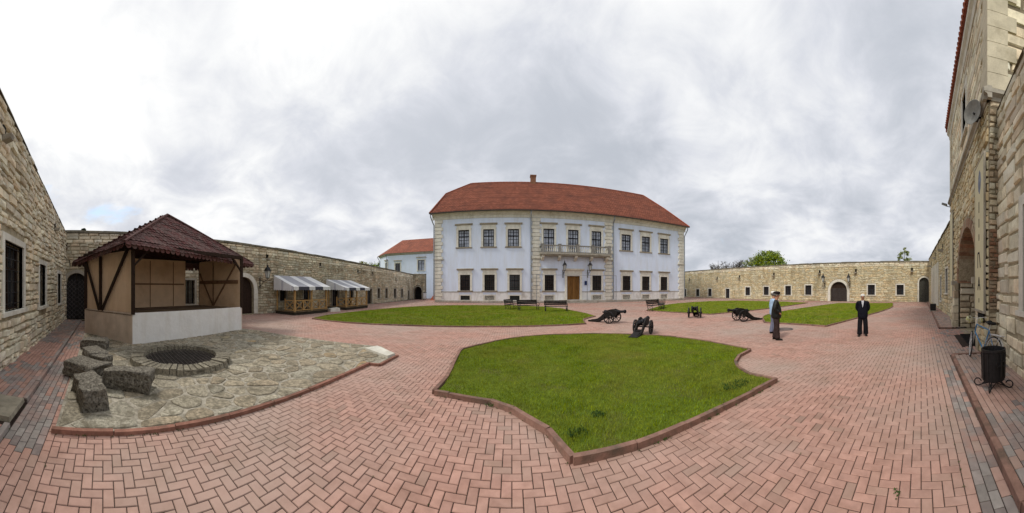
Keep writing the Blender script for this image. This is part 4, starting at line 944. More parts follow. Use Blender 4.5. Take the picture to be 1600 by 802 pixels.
# plinth, base, string band
allc = sorted([(o['s0']-.22, o['s1']+.22) for o in ops_v]+[(dr['s0']-.3, dr['s1']+.3)]); x = 0.62
def band(z0, z1, n1, m, name, cuts):
    x = 0.0
    for c0, c1 in cuts+[(FP.L, FP.L)]:
        if c0 > x+.02: mb = MB(); FP.box(mb, x, c0, z0, z1, -.02, n1); mb.build(name, m, pal)
        x = max(x, c1)
band(.27, 1.36, .025, PLINTHW, 'plinth', allc)
for z0_, z1_, k_ in ((.02, .13, .16), (.135, .265, .12)):
    n = 30
    for i in range(n):
        a, b = FP.L*i/n, FP.L*(i+1)/n
        if b > dr['s0']-1.2 and a < dr['s1']+1.2: continue
        mb = MB(); FP.box(mb, a+.008, b-.008, z0_, z1_, -.02, k_+random.uniform(-.02, .02)); mb.build('base_stone', BASEST, pal)
def sband(z0, z1, n1, m, name, cuts): band(z0, z1, n1, m, name, cuts)
sband(1.37, 1.46, .06, TRIMD, 'string_course', [(dr['s0']-.3, dr['s1']+.3)])
# quoins: two corners and the two projecting strips of the middle bay
qz = [.28+i*.487 for i in range(22)]
def quoins(sc, wide, narrow, side):
    for i, z in enumerate(qz):
        w = wide if i % 2 else narrow; a = sc-w/2 if side == 0 else (sc if side > 0 else sc-w)
        mb = MB(); P = FP.P; j = .02; z1 = min(z+.472, 11.0)
        if z1-z < .1: continue
        mb.hexa([P(a, z, .0), P(a+w, z, .0), P(a+w, z1, .0), P(a, z1, .0), P(a+.03, z+.035, .12), P(a+w-.03, z+.035, .12), P(a+w-.03, z1-.035, .12), P(a+.03, z1-.035, .12)])
        mb.build('quoin', TRIM, pal)
s_l, s_r = FP.at(837.5), FP.at(951)
quoins(FP.L+.05, 1.15, .95, -1); quoins(-.05, 1.15, .95, 1); quoins(s_l, 1.25, .95, 0); quoins(s_r, 1.25, .95, 0)
for sc in (s_l, s_r, FP.L-.5, .5):
    mb = MB(); FP.box(mb, sc-.72, sc+.72, 5.62, 5.77, .0, .17); mb.build('quoin_band', TRIMD, pal)
# main cornice
ledge(FP, pal, -.35, FP.L+.35, [(-.02, 11.0), (.07, 11.0), (.07, 11.34), (.14, 11.40), (.14, 11.46), (.30, 11.58), (.36, 11.70), (.42, 11.78), (-.02, 11.78)], TRIM, 'cornice')
# door and steps
door = MB(); B = lambda *a: FP.box(door, *a); s0, s1 = dr['s0'], dr['s1']
B(s0-.30, s0, .36, 3.8, -.1, .12); B(s1, s1+.30, .36, 3.8, -.1, .12); B(s0, s1, 3.5, 3.8, -.1, .122); B(s0-.32, s1+.32, 3.81, 4.2, -.02, .08)
dobj = door.build('door', TRIM, pal); ledge(FP, dobj, s0-.55, s1+.55, [(-.02, 4.2), (.15, 4.2), (.32, 4.32), (.34, 4.46), (-.02, 4.5)], TRIM, 'door_cornice')
for k in range(2):
    a = s0+(s1-s0)*k/2; w_ = (s1-s0)/2
    for i in range(4):
        mb = MB(); FP.box(mb, a+w_*i/4+.008, a+w_*(i+1)/4-.008, .37, 3.49, -.26, -.18+.012*(i % 2)); mb.build('door_plank', OAK, dobj)
mb = MB(); mb.lathe([(.03, 0), (.05, .05), (0, .07)], 8, Matrix.Translation(FP.P((s0+s1)/2+.12, 1.9, -.17)) @ Matrix.Rotation(math.pi/2, 4, 'X')); mb.build('handle', IRON, dobj)
for i in range(3):
    mb = MB(); FP.box(mb, s0-1.1+.0-(.45*(2-i)), s1+1.1+(.45*(2-i)), .118*i+.01, .118*(i+1), -.02, 1.75-.42*i); mb.build('step', BASEST, pal)
# balcony
b0, b1 = sorted((FP.at(843), FP.at(950))); bz0, bz1 = 4.98+.62, 5.0
ZB = FP.at(896, 397.5)[1]; 
mb = MB(); FP.box(mb, b0, b1, ZB-.20, ZB, .02, 1.25); FP.box(mb, b0+.1, b1-.1, ZB-.34, ZB-.202, .02, 1.12); bal = mb.build('balcony', TRIMD, pal)
ZR = ZB+.98
mb = MB(); FP.box(mb, b0+.03, b1-.03, ZR-.12, ZR, 1.0, 1.22); FP.box(mb, b0+.03, b1-.03, ZB+.002, ZB+.12, 1.02, 1.2)
for x in (b0+.03, b1-.23): FP.box(mb, x, x+.2, ZR-.12, ZR-.002, .03, 1.0); FP.box(mb, x, x+.2, ZB+.002, ZB+.12, .03, 1.0)
GREYST = mat('grey_balustrade', (.25, .24, .22), var=.2, scale=5, streak=.3); mb.build('balcony_rail', GREYST, bal)
posts = [FP.at(p) for p in (846.5, 872.4, 899.5, 922.5, 947.5)]
for x in posts: mb = MB(); FP.box(mb, x-.17, x+.17, ZB+.002, ZR+.06, .97, 1.25); FP.box(mb, x-.21, x+.21, ZR+.062, ZR+.13, .94, 1.28); mb.build('balcony_post', GREYST, bal)
bp = MB(); bp.lathe([(.06, 0), (.06, .06), (.035, .10), (.075, .28), (.04, .48), (.035, .58), (.06, .66), (.06, .74)], 8); bpm = bp.mesh('baluster', TRIM, True)
for a, b in zip(sorted(posts), sorted(posts)[1:]):
    n = 7
    for i in range(n): p = FP.P(a+.17+(b-a-.34)*(i+.5)/n, ZB+.12, 1.11); link('baluster', bpm, bal, p)
for p in (847.5, 873, 898, 922, 945.5):
    x = FP.at(p); mb = MB(); P = FP.P
    poly = [P(x-.16, ZB-.342, .02), P(x-.16, ZB-.342, 1.0), P(x-.16, ZB-.55, .98), P(x-.16, ZB-.75, .55), P(x-.16, ZB-.95, .02)]; mb.prism(poly, FP.u*.32); mb.build('bracket', TRIM, bal)
# roof
XL_, XR_ = -10.2, 25.9
def rp(x, y, z): return Vector((x, y, z))-FP.p0
E0 = 32.75; RY = 41.5; RZ = 18.75
def slope_y(t): return E0+(RY-E0)*t
def slope_z(t): return ZE+.02+(RZ-ZE)*(t**1.06 if t > 0 else 0)
def x_left(t): return -10.75+.75*min(t, .66)/.66 if t < .66 else -10.0+3.5*(t-.66)/.34
def x_right(t): return 26.55-1.5*min(t, .57)/.57 if t < .57 else 25.05-2.2*(t-.57)/.43
rf = MB(); n = 46
for i in range(n):
    t0, t1 = i/n, (i+1)/n; y0_, y1_ = slope_y(t0), slope_y(t1); z0_, z1_ = slope_z(t0), slope_z(t1); lift = .045
    a, b, c, d = rp(x_left(t0), y0_, z0_+lift), rp(x_right(t0), y0_, z0_+lift), rp(x_right(t1), y1_, z1_), rp(x_left(t1), y1_, z1_)
    e_, f_ = rp(x_left(t0), y0_+.01, z0_-.02), rp(x_right(t0), y0_+.01, z0_-.02); rf.add([a, b, c, d, e_, f_], [(0, 1, 2, 3), (4, 5, 1, 0)])
roof = rf.build('roof', None or mat('palace_tile', (.315, .117, .076), var=.2, scale=3.5, bump=.04, bscale=9, col2=(.215, .088, .064), c2=(.45, .7), c2scale=.6, rough=.8), pal)
tile_rows(MATS['palace_tile'], .36, .34, 1.29)
bk = MB(); BY_ = 50.2
tl = [(x_left(t), slope_y(t), slope_z(t)) for t in (0, .66, 1)]; tr_ = [(x_right(t), slope_y(t), slope_z(t)) for t in (0, .57, 1)]
mir = lambda p: (p[0], 2*RY-p[1], p[2])
bk.add([rp(*p) for p in tl]+[rp(*mir(p)) for p in tl], [(0, 1, 4, 3), (1, 2, 5, 4)]); bk.add([rp(*p) for p in tr_]+[rp(*mir(p)) for p in tr_], [(0, 3, 4, 1), (1, 4, 5, 2)])
bk.add([rp(*mir(p)) for p in tl]+[rp(*mir(p)) for p in tr_], [(0, 1, 4, 3), (1, 2, 5, 4)]); bk.build('back_roof', TILE, roof)
for i in range(60):
    x = -6.4+29.2*i/60; mb = MB(); mb.tube([rp(x, RY, RZ+.02), rp(x+.46, RY, RZ+.03)], [.13, .11], 7); mb.build('ridge_tile', TILE, roof)
for pts in (tl, tr_):
    for a, b in zip(pts, pts[1:]): mb = MB(); mb.tube([rp(*a)+Vector((0, 0, .03)), rp(*b)+Vector((0, 0, .03))], .10, 7); mb.build('hip_tile', TILE, roof)
xc = RY*math.tan((833-800)/K); mb = MB(); mb.box(xc-.42, xc+.42, RY-.4, RY+.4, RZ-.4, RZ+.95); mb.box(xc-.5, xc+.5, RY-.48, RY+.48, RZ+.951, RZ+1.1); mb.v = [tuple(rp(*v)) for v in mb.v]; mb.build('chimney', mat('chimney_brick', (.24, .12, .075), var=.2, scale=6), roof)
mb = MB(); mb.box(-10.8, 26.6, E0-.05, E0+.15, ZE-.10, ZE+.01); mb.box(-10.7, 26.5, E0+.15, 33.4, ZE-.02, ZE+.005); mb.v = [tuple(rp(*v)) for v in mb.v]; mb.build('eave_gutter', GUTTER, pal)
sw = MB(); sw.box(-10.2, -9.7, 34.0, 49.5, 0, ZE); sw.box(25.4, 25.9, 34.0, 49.5, 0, ZE); sw.box(-10.2, 25.9, 49.0, 49.5, 0, ZE-.01); sw.v = [tuple(rp(*v)) for v in sw.v]; sw.build('side_wall', PLASTER, pal)
for px, off in ((829.6, .14), (957.8, .14)):
    x = FP.at(px); mb = MB(); mb.tube([FP.P(x, ZE-.05, .62), FP.P(x, ZE-.5, .6), FP.P(x, ZE-.95, off), FP.P(x, .4, off)], .075, 7); mb.build('downpipe', ZINC, pal)
for x in (-.12, FP.L+.12):
    e_ = -.35 if x < 0 else .35
    mb = MB(); mb.tube([FP.P(x+e_, ZE-.05, .55), FP.P(x+e_, ZE-.45, .5), FP.P(x, ZE-1.5, .12), FP.P(x, .4, .12)], .08, 7); mb.build('downpipe', ZINC, pal)
# entrance iron frame, sign
fr_t = thing('canopy_frame', 'thin iron frame standing across the palace entrance', 'iron frame', FP.W((dr['s0']+dr['s1'])/2, 0, 1.3))
mb = MB(); a_, b_ = FP.at(837)-(s0+s1)/2, FP.at(957)-(s0+s1)/2; a2 = FP.at(913.2)-(s0+s1)/2
LP_ = lambda s, z: FP.u*s+Vector((0, 0, z))
mb.tube([LP_(a_, 3.55), LP_(b_, 3.55)], .03, 5); mb.build('rail', ZINC, fr_t)
for a in (a_, a2, b_): mb = MB(); mb.tube([LP_(a, 0.0), LP_(a, 5.6 if a == a2 else 3.6)], .035, 6); mb.build('post', ZINC, fr_t)
sg_ = MB(); sg_.box(-.2, .2, -.02, .02, 0, .55); sgo = sg_.build('sign', mat('navy_sign', (.03, .045, .12), var=.1, scale=4), None); sgo.location = FP.W(FP.at(915.2), 2.3, .12); tag(sgo, 'small navy blue plate on the wall right of the palace door', 'sign')
# ------------------------------------------------------------------ lanterns
def lantern(loc, rz, label, sc=1.0, arm=.55, side=1):
    """wall lantern: local +Y points out of the wall"""
    t = thing('wall_lantern', label, 'lantern', loc, rz, 'wall lanterns'); t.scale = (sc, sc, sc)
    mb = MB(); mb.box(-.03, .03, 0, .03, -.55, .12); mb.build('back_plate', IRON, t)
    mb = MB(); mb.tube([(0, .02, -.1), (0, arm*.6, -.16), (0, arm, -.05), (0, arm, .0)], .018, 6); mb.tube([(0, .02, -.45), (0, arm*.35, -.3), (0, arm*.5, -.16)], .014, 5); mb.build('bracket', IRON, t)
    mb = MB()
    for k in range(4):
        a = math.pi/4+k*math.pi/2; mb.bar((.09*math.cos(a), arm+.09*math.sin(a), .04), (.17*math.cos(a), arm+.17*math.sin(a), .42), .02)
    mb.lathe([(.10, 0.0), (.10, .04)], 4, Matrix.Translation((0, arm, 0)) @ Matrix.Rotation(math.pi/4, 4, 'Z')); hd = mb.build('lamp_frame', IRON, t)
    mb = MB(); mb.lathe([(.085, .04), (.16, .42)], 4, Matrix.Translation((0, arm, 0)) @ Matrix.Rotation(math.pi/4, 4, 'Z')); mb.build('glass', LAMPGL, hd)
    mb = MB(); mb.lathe([(.24, .42), (.20, .46), (.10, .62), (.06, .64), (.05, .74), (.02, .78), (.0, .90)], 4, Matrix.Translation((0, arm, 0)) @ Matrix.Rotation(math.pi/4, 4, 'Z'), cap=False); mb.build('lamp_roof', IRON, hd)
    return t
def lat(fr, px, py, label, sc, n=.03, arm=.55):
    s, z = fr.at(px, py); lantern(fr.W(s, z, n), fr.rz, label, sc, arm)
lat(FL, 405.5, 436, 'black iron wall lantern beside the arched door near the awnings', 1.25, arm=.75)
lat(FRt, 1289.5, 441, 'black wall lantern left of the background arched gate', 1.5); lat(FRt, 1328.5, 441, 'black wall lantern right of the background arched gate', 1.5)
lat(FP, 879.5, 424, 'black lantern left of the palace door', 1.6, .05, .7); lat(FP, 918, 424, 'black lantern right of the palace door', 1.6, .05, .7)
# ================================================================== WING behind the palace
wg2 = thing('palace_wing', 'pale blue side wing with red roof behind the left palace corner', 'building', (-18, 46, 0))
def wp(x, y, z): return Vector((x+18, y-46, z))
FW = Fr((-9.5, 46), (-23.9, 46)); FWs = Sub(FW, Vector((-18, 46, 0))); FC = Fr((-23.9, 46), (-27.2, 49.0)); FCs = Sub(FC, Vector((-18, 46, 0)))
zw = 8.7
ow = [rect_op(FW, 617.7, 625.5, 411.6, 425), rect_op(FW, 652.9, 663.4, 406.4, 423)]; oc = [rect_op(FC, 602.3, 605, 411, 424)]
core(FWs, ow, lambda s: zw, .25, PLASTER, wg2); core(FCs, oc, lambda s: zw, .25, PLASTER, wg2, name='chamfer_wall')
for f_, ol in ((FWs, ow), (FCs, oc)):
    for i, o in enumerate(ol):
        w = win(f_, wg2, o['s0'], o['s1'], o['z0'], o['z1'], fw=.2, bars=None, glass=CURT if i else GLASS)
        mb = MB(); f_.box(mb, o['s0']-.3, o['s1']+.3, o['z1']+.42, o['z1']+.6, -.02, .2); mb.build('window_cornice', TRIMD, w)
ledge(FWs, wg2, 0, FW.L+.15, [(-.02, 8.35), (.1, 8.35), (.3, 8.6), (.35, 8.72), (-.02, 8.72)], TRIMD, 'cornice'); ledge(FCs, wg2, -.15, FC.L+.15, [(-.02, 8.35), (.1, 8.35), (.3, 8.6), (.35, 8.718), (-.02, 8.718)], TRIMD, 'cornice')
rf = MB(); Y1 = 51.5; Z1 = 12.3
ev = [wp(-9.5, 45.55, zw+.02), wp(-24.1, 45.55, zw+.02), wp(-27.9, 49.0, zw+.02), wp(-27.9, 57.0, zw+.02)]; rd = [wp(-9.5, Y1, Z1), wp(-23.0, Y1, Z1)]
rf.add([ev[0], ev[1], rd[1], rd[0]], [(0, 1, 2, 3)]); rf.add([ev[1], ev[2], rd[1]], [(0, 1, 2)]); rf.add([ev[2], ev[3], rd[1]], [(0, 1, 2)]); rf.add([ev[3], wp(-9.5, 57, zw), rd[0], rd[1]], [(0, 1, 2, 3)])
rf.build('roof', MATS['palace_tile'], wg2)
mb = MB(); mb.tube([wp(-24.05, 45.5, zw-.1), wp(-24.0, 45.8, zw-.6), wp(-23.95, 45.85, 3)], .08, 6); mb.build('downpipe', ZINC, wg2); mb = MB(); mb.tube([wp(-27.8, 48.9, zw-.1), wp(-27.2, 48.8, zw-1), wp(-27.2, 48.8, 3)], .08, 6); mb.build('downpipe', ZINC, wg2)
# ramp of red tiles with lantern, notice board beside the wing
rt = MB(); p0_ = Vector((-13.0, 39.6, 0)); 
for i in range(6):
    rt.add([(-.55+.12*i, .3*i, .28*i), (.75, .3*i, .28*i), (.75, .3*i+.34, .28*i+.27), (-.55+.12*i+.1, .3*i+.34, .28*i+.27)], [(0, 1, 2, 3)])
    rt.add([(-.55+.12*i, .3*i, .28*i-.06), (.75, .3*i, .28*i-.06), (.75, .3*i, .28*i), (-.55+.12*i, .3*i, .28*i)], [(0, 1, 2, 3)])
rt.add([(-.5, 0, 0), (.74, 0, 0), (.74, 1.84, 1.6), (.1, 1.84, 1.6), (-.5, 1.84, 0), (.74, 1.84, 0)], [(0, 4, 3), (4, 5, 2, 3)])
ro = rt.build('tiled_buttress', TILE, None); ro.location = (-12.2, 39.0, 0); tag(ro, 'small red-tiled sloping buttress at the left palace corner', 'buttress')
nb_ = thing('notice_board', 'white notice board with green cap by the arched passage', 'notice board', (-14.0, 40.2, 0))
mb = MB(); mb.box(-.22, .22, -.06, .06, .2, 1.15); mb.build('panel', PLINTHW, nb_); mb = MB(); mb.box(-.3, .3, -.16, .16, 1.16, 1.24); mb.build('cap', mat('green_grey_cap', (.12, .15, .13)), nb_)
for x in (-.2, .2): mb = MB(); mb.tube([(x, 0, 0), (x, 0, .2)], .03, 6); mb.build('leg', IRON, nb_)
# ================================================================== PAVILION
pv_ = thing('stage_pavilion', 'tan canvas stage pavilion with maroon scalloped shingle roof and white skirting', 'pavilion', (-10.4, 2.7, 0))
PO = Vector((-10.4, 2.7, 0))
def q3(x, y, z): return Vector((x, y, z))-PO
cFL, cFR, cBR, cBL = (-8.4, .96), (-9.97, 5.9), (-12.6, 4.95), (-10.75, -.75)
def lerp2(a, b, t): return (a[0]+(b[0]-a[0])*t, a[1]+(b[1]-a[1])*t)
def panel(a, b, z0a, z1a, z0b, z1b, th, m, name, parent=pv_, nx=1):
    d = Vector((b[0]-a[0], b[1]-a[1], 0)).normalized(); n = Vector((d.y, -d.x, 0))*th; mb = MB()
    mb.hexa([q3(*a, z0a)+n, q3(*b, z0b)+n, q3(*b, z0b), q3(*a, z0a), q3(*a, z1a)+n, q3(*b, z1b)+n, q3(*b, z1b), q3(*a, z1a)]); return mb.build(name, m, parent)
panel(cFL, cFR, .03, 1.05, .03, 1.03, -.04, WHITEC, 'front_skirting'); panel(cBL, cFL, .03, 1.03, .03, 1.048, -.04, BROWNC, 'side_skirting')
panel(cFR, cBR, .03, 1.0, .03, 1.0, -.04, BROWNC, 'side_skirting'); panel(cBR, cBL, .03, 1.0, .03, 1.0, -.04, BROWNC, 'back_skirting')
nP = 16
for i in range(nP):
    a, b, c, d = lerp2(cFL, cFR, i/nP), lerp2(cFL, cFR, (i+.96)/nP), lerp2(cBL, cBR, (i+.96)/nP), lerp2(cBL, cBR, i/nP)
    i1 = lambda p, e, k: lerp2(p, e, k)
    a, d = i1(a, d, .02), i1(d, a, .02); b, c = i1(b, c, .02), i1(c, b, .02)
    mb = MB(); mb.hexa([q3(*a, .96), q3(*b, .96), q3(*c, .96), q3(*d, .96), q3(*a, 1.0), q3(*b, 1.0), q3(*c, 1.0), q3(*d, 1.0)]); mb.build('floor_plank', mat('stage_boards', (.16, .11, .07), isl=.2, var=.2, scale=6), pv_)
ins = .07
iFL, iFR, iBR, iBL = (lerp2(p, (-10.45, 2.8), .03) for p in (cFL, cFR, cBR, cBL))
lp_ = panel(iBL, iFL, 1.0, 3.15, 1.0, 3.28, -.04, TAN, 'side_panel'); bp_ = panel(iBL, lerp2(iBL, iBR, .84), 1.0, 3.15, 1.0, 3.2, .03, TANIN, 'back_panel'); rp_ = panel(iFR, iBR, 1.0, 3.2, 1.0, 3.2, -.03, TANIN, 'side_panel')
def beam(a, za, b, zb, w, name='beam', m=DARKWOOD, par=pv_, dp=.05): mb = MB(); mb.bar(q3(*a, za), q3(*b, zb), dp, w, up=(0, 0, 1)) if abs(za-zb) < 1e-3 else mb.bar(q3(*a, za), q3(*b, zb), w, dp, up=Vector((b[0]-a[0], b[1]-a[1], 0)).cross(Vector((0, 0, 1))) if (a != b) else (cBL[0]-cFL[0], cBL[1]-cFL[1], 0)); return mb.build(name, m, par)
out = Vector((cFL[1]-cBL[1], -(cFL[0]-cBL[0]))).normalized()*.05
oL = lambda t: (cBL[0]+(cFL[0]-cBL[0])*t+out.x*.2, cBL[1]+(cFL[1]-cBL[1])*t+out.y*.2)
for a, za, b, zb in ((oL(.02), 3.05, oL(.36), 1.04), (oL(.93), 3.2, oL(.42), 1.04)): beam(a, za, b, zb, .11, par=lp_)
for t in (.39,): mb = MB(); p = oL(t); mb.bar(q3(*p, 1.04), q3(*p, 3.15), .11, .06, up=(out.y, -out.x, 0)); mb.build('beam', DARKWOOD, lp_)
for c, z in ((cFL, 3.3), (cFR, 3.2), (cBL, 3.2), (cBR, 3.2)):
    p = lerp2(c, (-10.45, 2.8), .012); mb = MB(); mb.bar(q3(*p, 1.0), q3(*p, z), .12); mb.build('post', DARKWOOD, pv_)
BROWNB = mat('brown_batten', (.20, .115, .065), var=.2, scale=6)
iR = lambda t: lerp2(lerp2(iFR, (-10.45, 2.8), .02), lerp2(iBR, (-10.45, 2.8), .02), t)
for a, za, b, zb in ((iR(.05), 3.0, iR(.6), 1.05), (iR(.98), 2.6, iR(.62), 1.05)): beam(a, za, b, zb, .07, par=rp_, m=BROWNB, dp=.03)
mb = MB(); mb.bar(q3(*iR(.02), 2.15), q3(*iR(.98), 2.15), .03, .16); mb.build('beam', BROWNB, rp_)
mb = MB(); p = iR(.61); mb.bar(q3(*p, 1.02), q3(*p, 3.1), .07, .03); mb.build('beam', BROWNB, rp_)
iB = lambda t: lerp2(lerp2(iBL, (-10.45, 2.8), .02), lerp2(iBR, (-10.45, 2.8), .02), t)
for t in (.22, .5, .72): mb = MB(); p = iB(t); mb.bar(q3(*p, 1.02), q3(*p, 3.1), .06, .03); mb.build('beam', BROWNB, bp_)
mb = MB(); mb.bar(q3(*iB(.0), 2.05), q3(*iB(.83), 2.05), .03, .07); mb.build('beam', BROWNB, bp_)
for a, b in ((cFL, cFR), (cBL, cFL), (cFR, cBR), (cBR, cBL)):
    mb = MB(); mb.bar(q3(*a, 3.2), q3(*b, 3.2), .12, .14); mb.build('top_beam', DARKWOOD, pv_)
for t, sgn in ((.0, 1), (1., -1)):
    a = lerp2(cFL, cFR, t); b = lerp2(cFL, cFR, t+sgn*.12); mb = MB(); mb.bar(q3(*a, 2.55), q3(*b, 3.15), .07, .07, up=(1, 0, 0)); mb.build('brace', DARKWOOD, pv_)
# roof
APX = Vector((-11.05, 2.8, 5.03)); eaves = [Vector((-7.9, .66, 3.27)), Vector((-10.85, 7.05, 3.08)), Vector((-14.5, 5.3, 3.08)), Vector((-11.85, -1.36, 3.04))]
sh_all = []
rfm = MB()
for i in range(4):
    A, B_ = eaves[i], eaves[(i+1) % 4]; cc = (eaves[0]+eaves[1]+eaves[2]+eaves[3])/4; rfm.add([A.lerp(cc, .03)-PO-Vector((0, 0, .03)), B_.lerp(cc, .03)-PO-Vector((0, 0, .03)), APX-PO-Vector((0, 0, .03))], [(0, 1, 2)])
    e_ = (B_-A); Ln = e_.length; e_ = e_/Ln; up = (APX-A)-e_*(APX-A).dot(e_); HH = up.length; up /= HH; nn = e_.cross(up)
    if nn.z < 0: nn = -nn
    row = .16; r_ = 0; v0 = (APX-A).dot(e_)
    while r_*row < HH-.12:
        h0 = r_*row-(.15 if r_ == 0 else .04); f0 = max(0, r_*row)/HH; xa, xb = v0*f0, Ln+(v0-Ln)*f0; w = .18; k = max(1, int((xb-xa)/w)); w = (xb-xa)/k
        for j in range(-1 if r_ % 2 else 0, k):
            x0 = xa+(j+(.5 if r_ % 2 else 0))*w; x1 = x0+w
            x0, x1 = max(x0, xa-.02), min(x1, xb+.02)
            if x1-x0 < .05: continue
            g = .006; l = row+.11; dz0 = .022+random.uniform(-.004, .008); hh = h0+random.uniform(-.015, .015); wv = .014*math.sin(x0*2.1+r_*.6+i)+.006*math.sin(x0*5.3+r_*1.7)
            pts2 = [(x0+g, hh+.06), (x0+(x1-x0)*.2, hh+.015), (x0+(x1-x0)*.5, hh), (x0+(x1-x0)*.8, hh+.015), (x1-g, hh+.06), (x1-g, hh+l), (x0+g, hh+l)]
            top = []; bot = []
            for a_, b_ in pts2:
                t = (b_-hh)/l; ht = dz0*(1-t)+.004*t+wv; p = A+e_*a_+up*min(b_, HH)+nn*ht; top.append(p-PO)
                bot.append(p-nn*.014-PO)
            sh_all.append((top, bot, i))
        r_ += 1
roofp = rfm.build('roof', mat('roof_underlay', (.06, .035, .03)), pv_)
dist_ = [((sum((Vector(p) for p in t), Vector())/7+PO-Vector((0, 0, H))).length+(0 if i in (0, 3) else 50)) for t, b, i in sh_all]
od = sorted(range(len(sh_all)), key=lambda k: dist_[k]); rest = MB()
def sh_add(mb, t, b): mb.add(t+b, [tuple(range(7)), (0, 7, 8, 1), (1, 8, 9, 2), (2, 9, 10, 3), (3, 10, 11, 4), (4, 11, 12, 5), (6, 13, 7, 0)])
for n_, k in enumerate(od):
    t, b, i = sh_all[k]
    if n_ < 300: m_ = MB(); sh_add(m_, t, b); m_.build('shingle', SHINGLE, roofp)
    else: sh_add(rest, t, b)
o = rest.build('shingles', SHINGLE, roofp); o['kind'] = 'stuff'
for i in range(4):   # scalloped fringe hanging along the eaves
    A, B_ = eaves[i], eaves[(i+1) % 4]; Ln = (B_-A).length; k = int(Ln/.215); e_ = (B_-A)/Ln; on_ = Vector((e_.y, -e_.x, 0))
    for j in range(k):
        a = Ln*j/k+.006; b = Ln*(j+1)/k-.006; dp = .19+random.uniform(-.015, .015); sg_ = -.03*math.sin(math.pi*(j+.5)/k)
        prof_ = [(a, .03), (b, .03), (b, -dp*.55), (b-(b-a)*.2, -dp*.9), ((a+b)/2, -dp), (a+(b-a)*.2, -dp*.9), (a, -dp*.55)]
        m_ = MB(); o3 = on_*(random.uniform(.0, .02)); m_.prism([A-PO+e_*x+Vector((0, 0, z+sg_))+on_*(.02-.12*z)+o3 for x, z in prof_], on_*.012); m_.build('fringe_scallop', SHINGLE, roofp)
for i in range(4):
    mb = MB(); mb.tube([eaves[i]-PO+Vector((0, 0, .02)), (eaves[i]+APX)/2-PO+Vector((0, 0, .03)), APX-PO+Vector((0, 0, .06))], .05, 6); mb.build('hip_roll', SHINGLE, roofp)
bar_o = MB(); bar_o.tube([(0, 0, 0), (-2.6, -.3, 0)], .02, 6); bo = bar_o.build('iron_tie', IRON, None); bo.location = (-11.6, -1.5, 3.1); bo.rotation_euler = (0, 0, -.0); tag(bo, 'thin iron tie rod from pavilion eave to the left wall', 'rod')
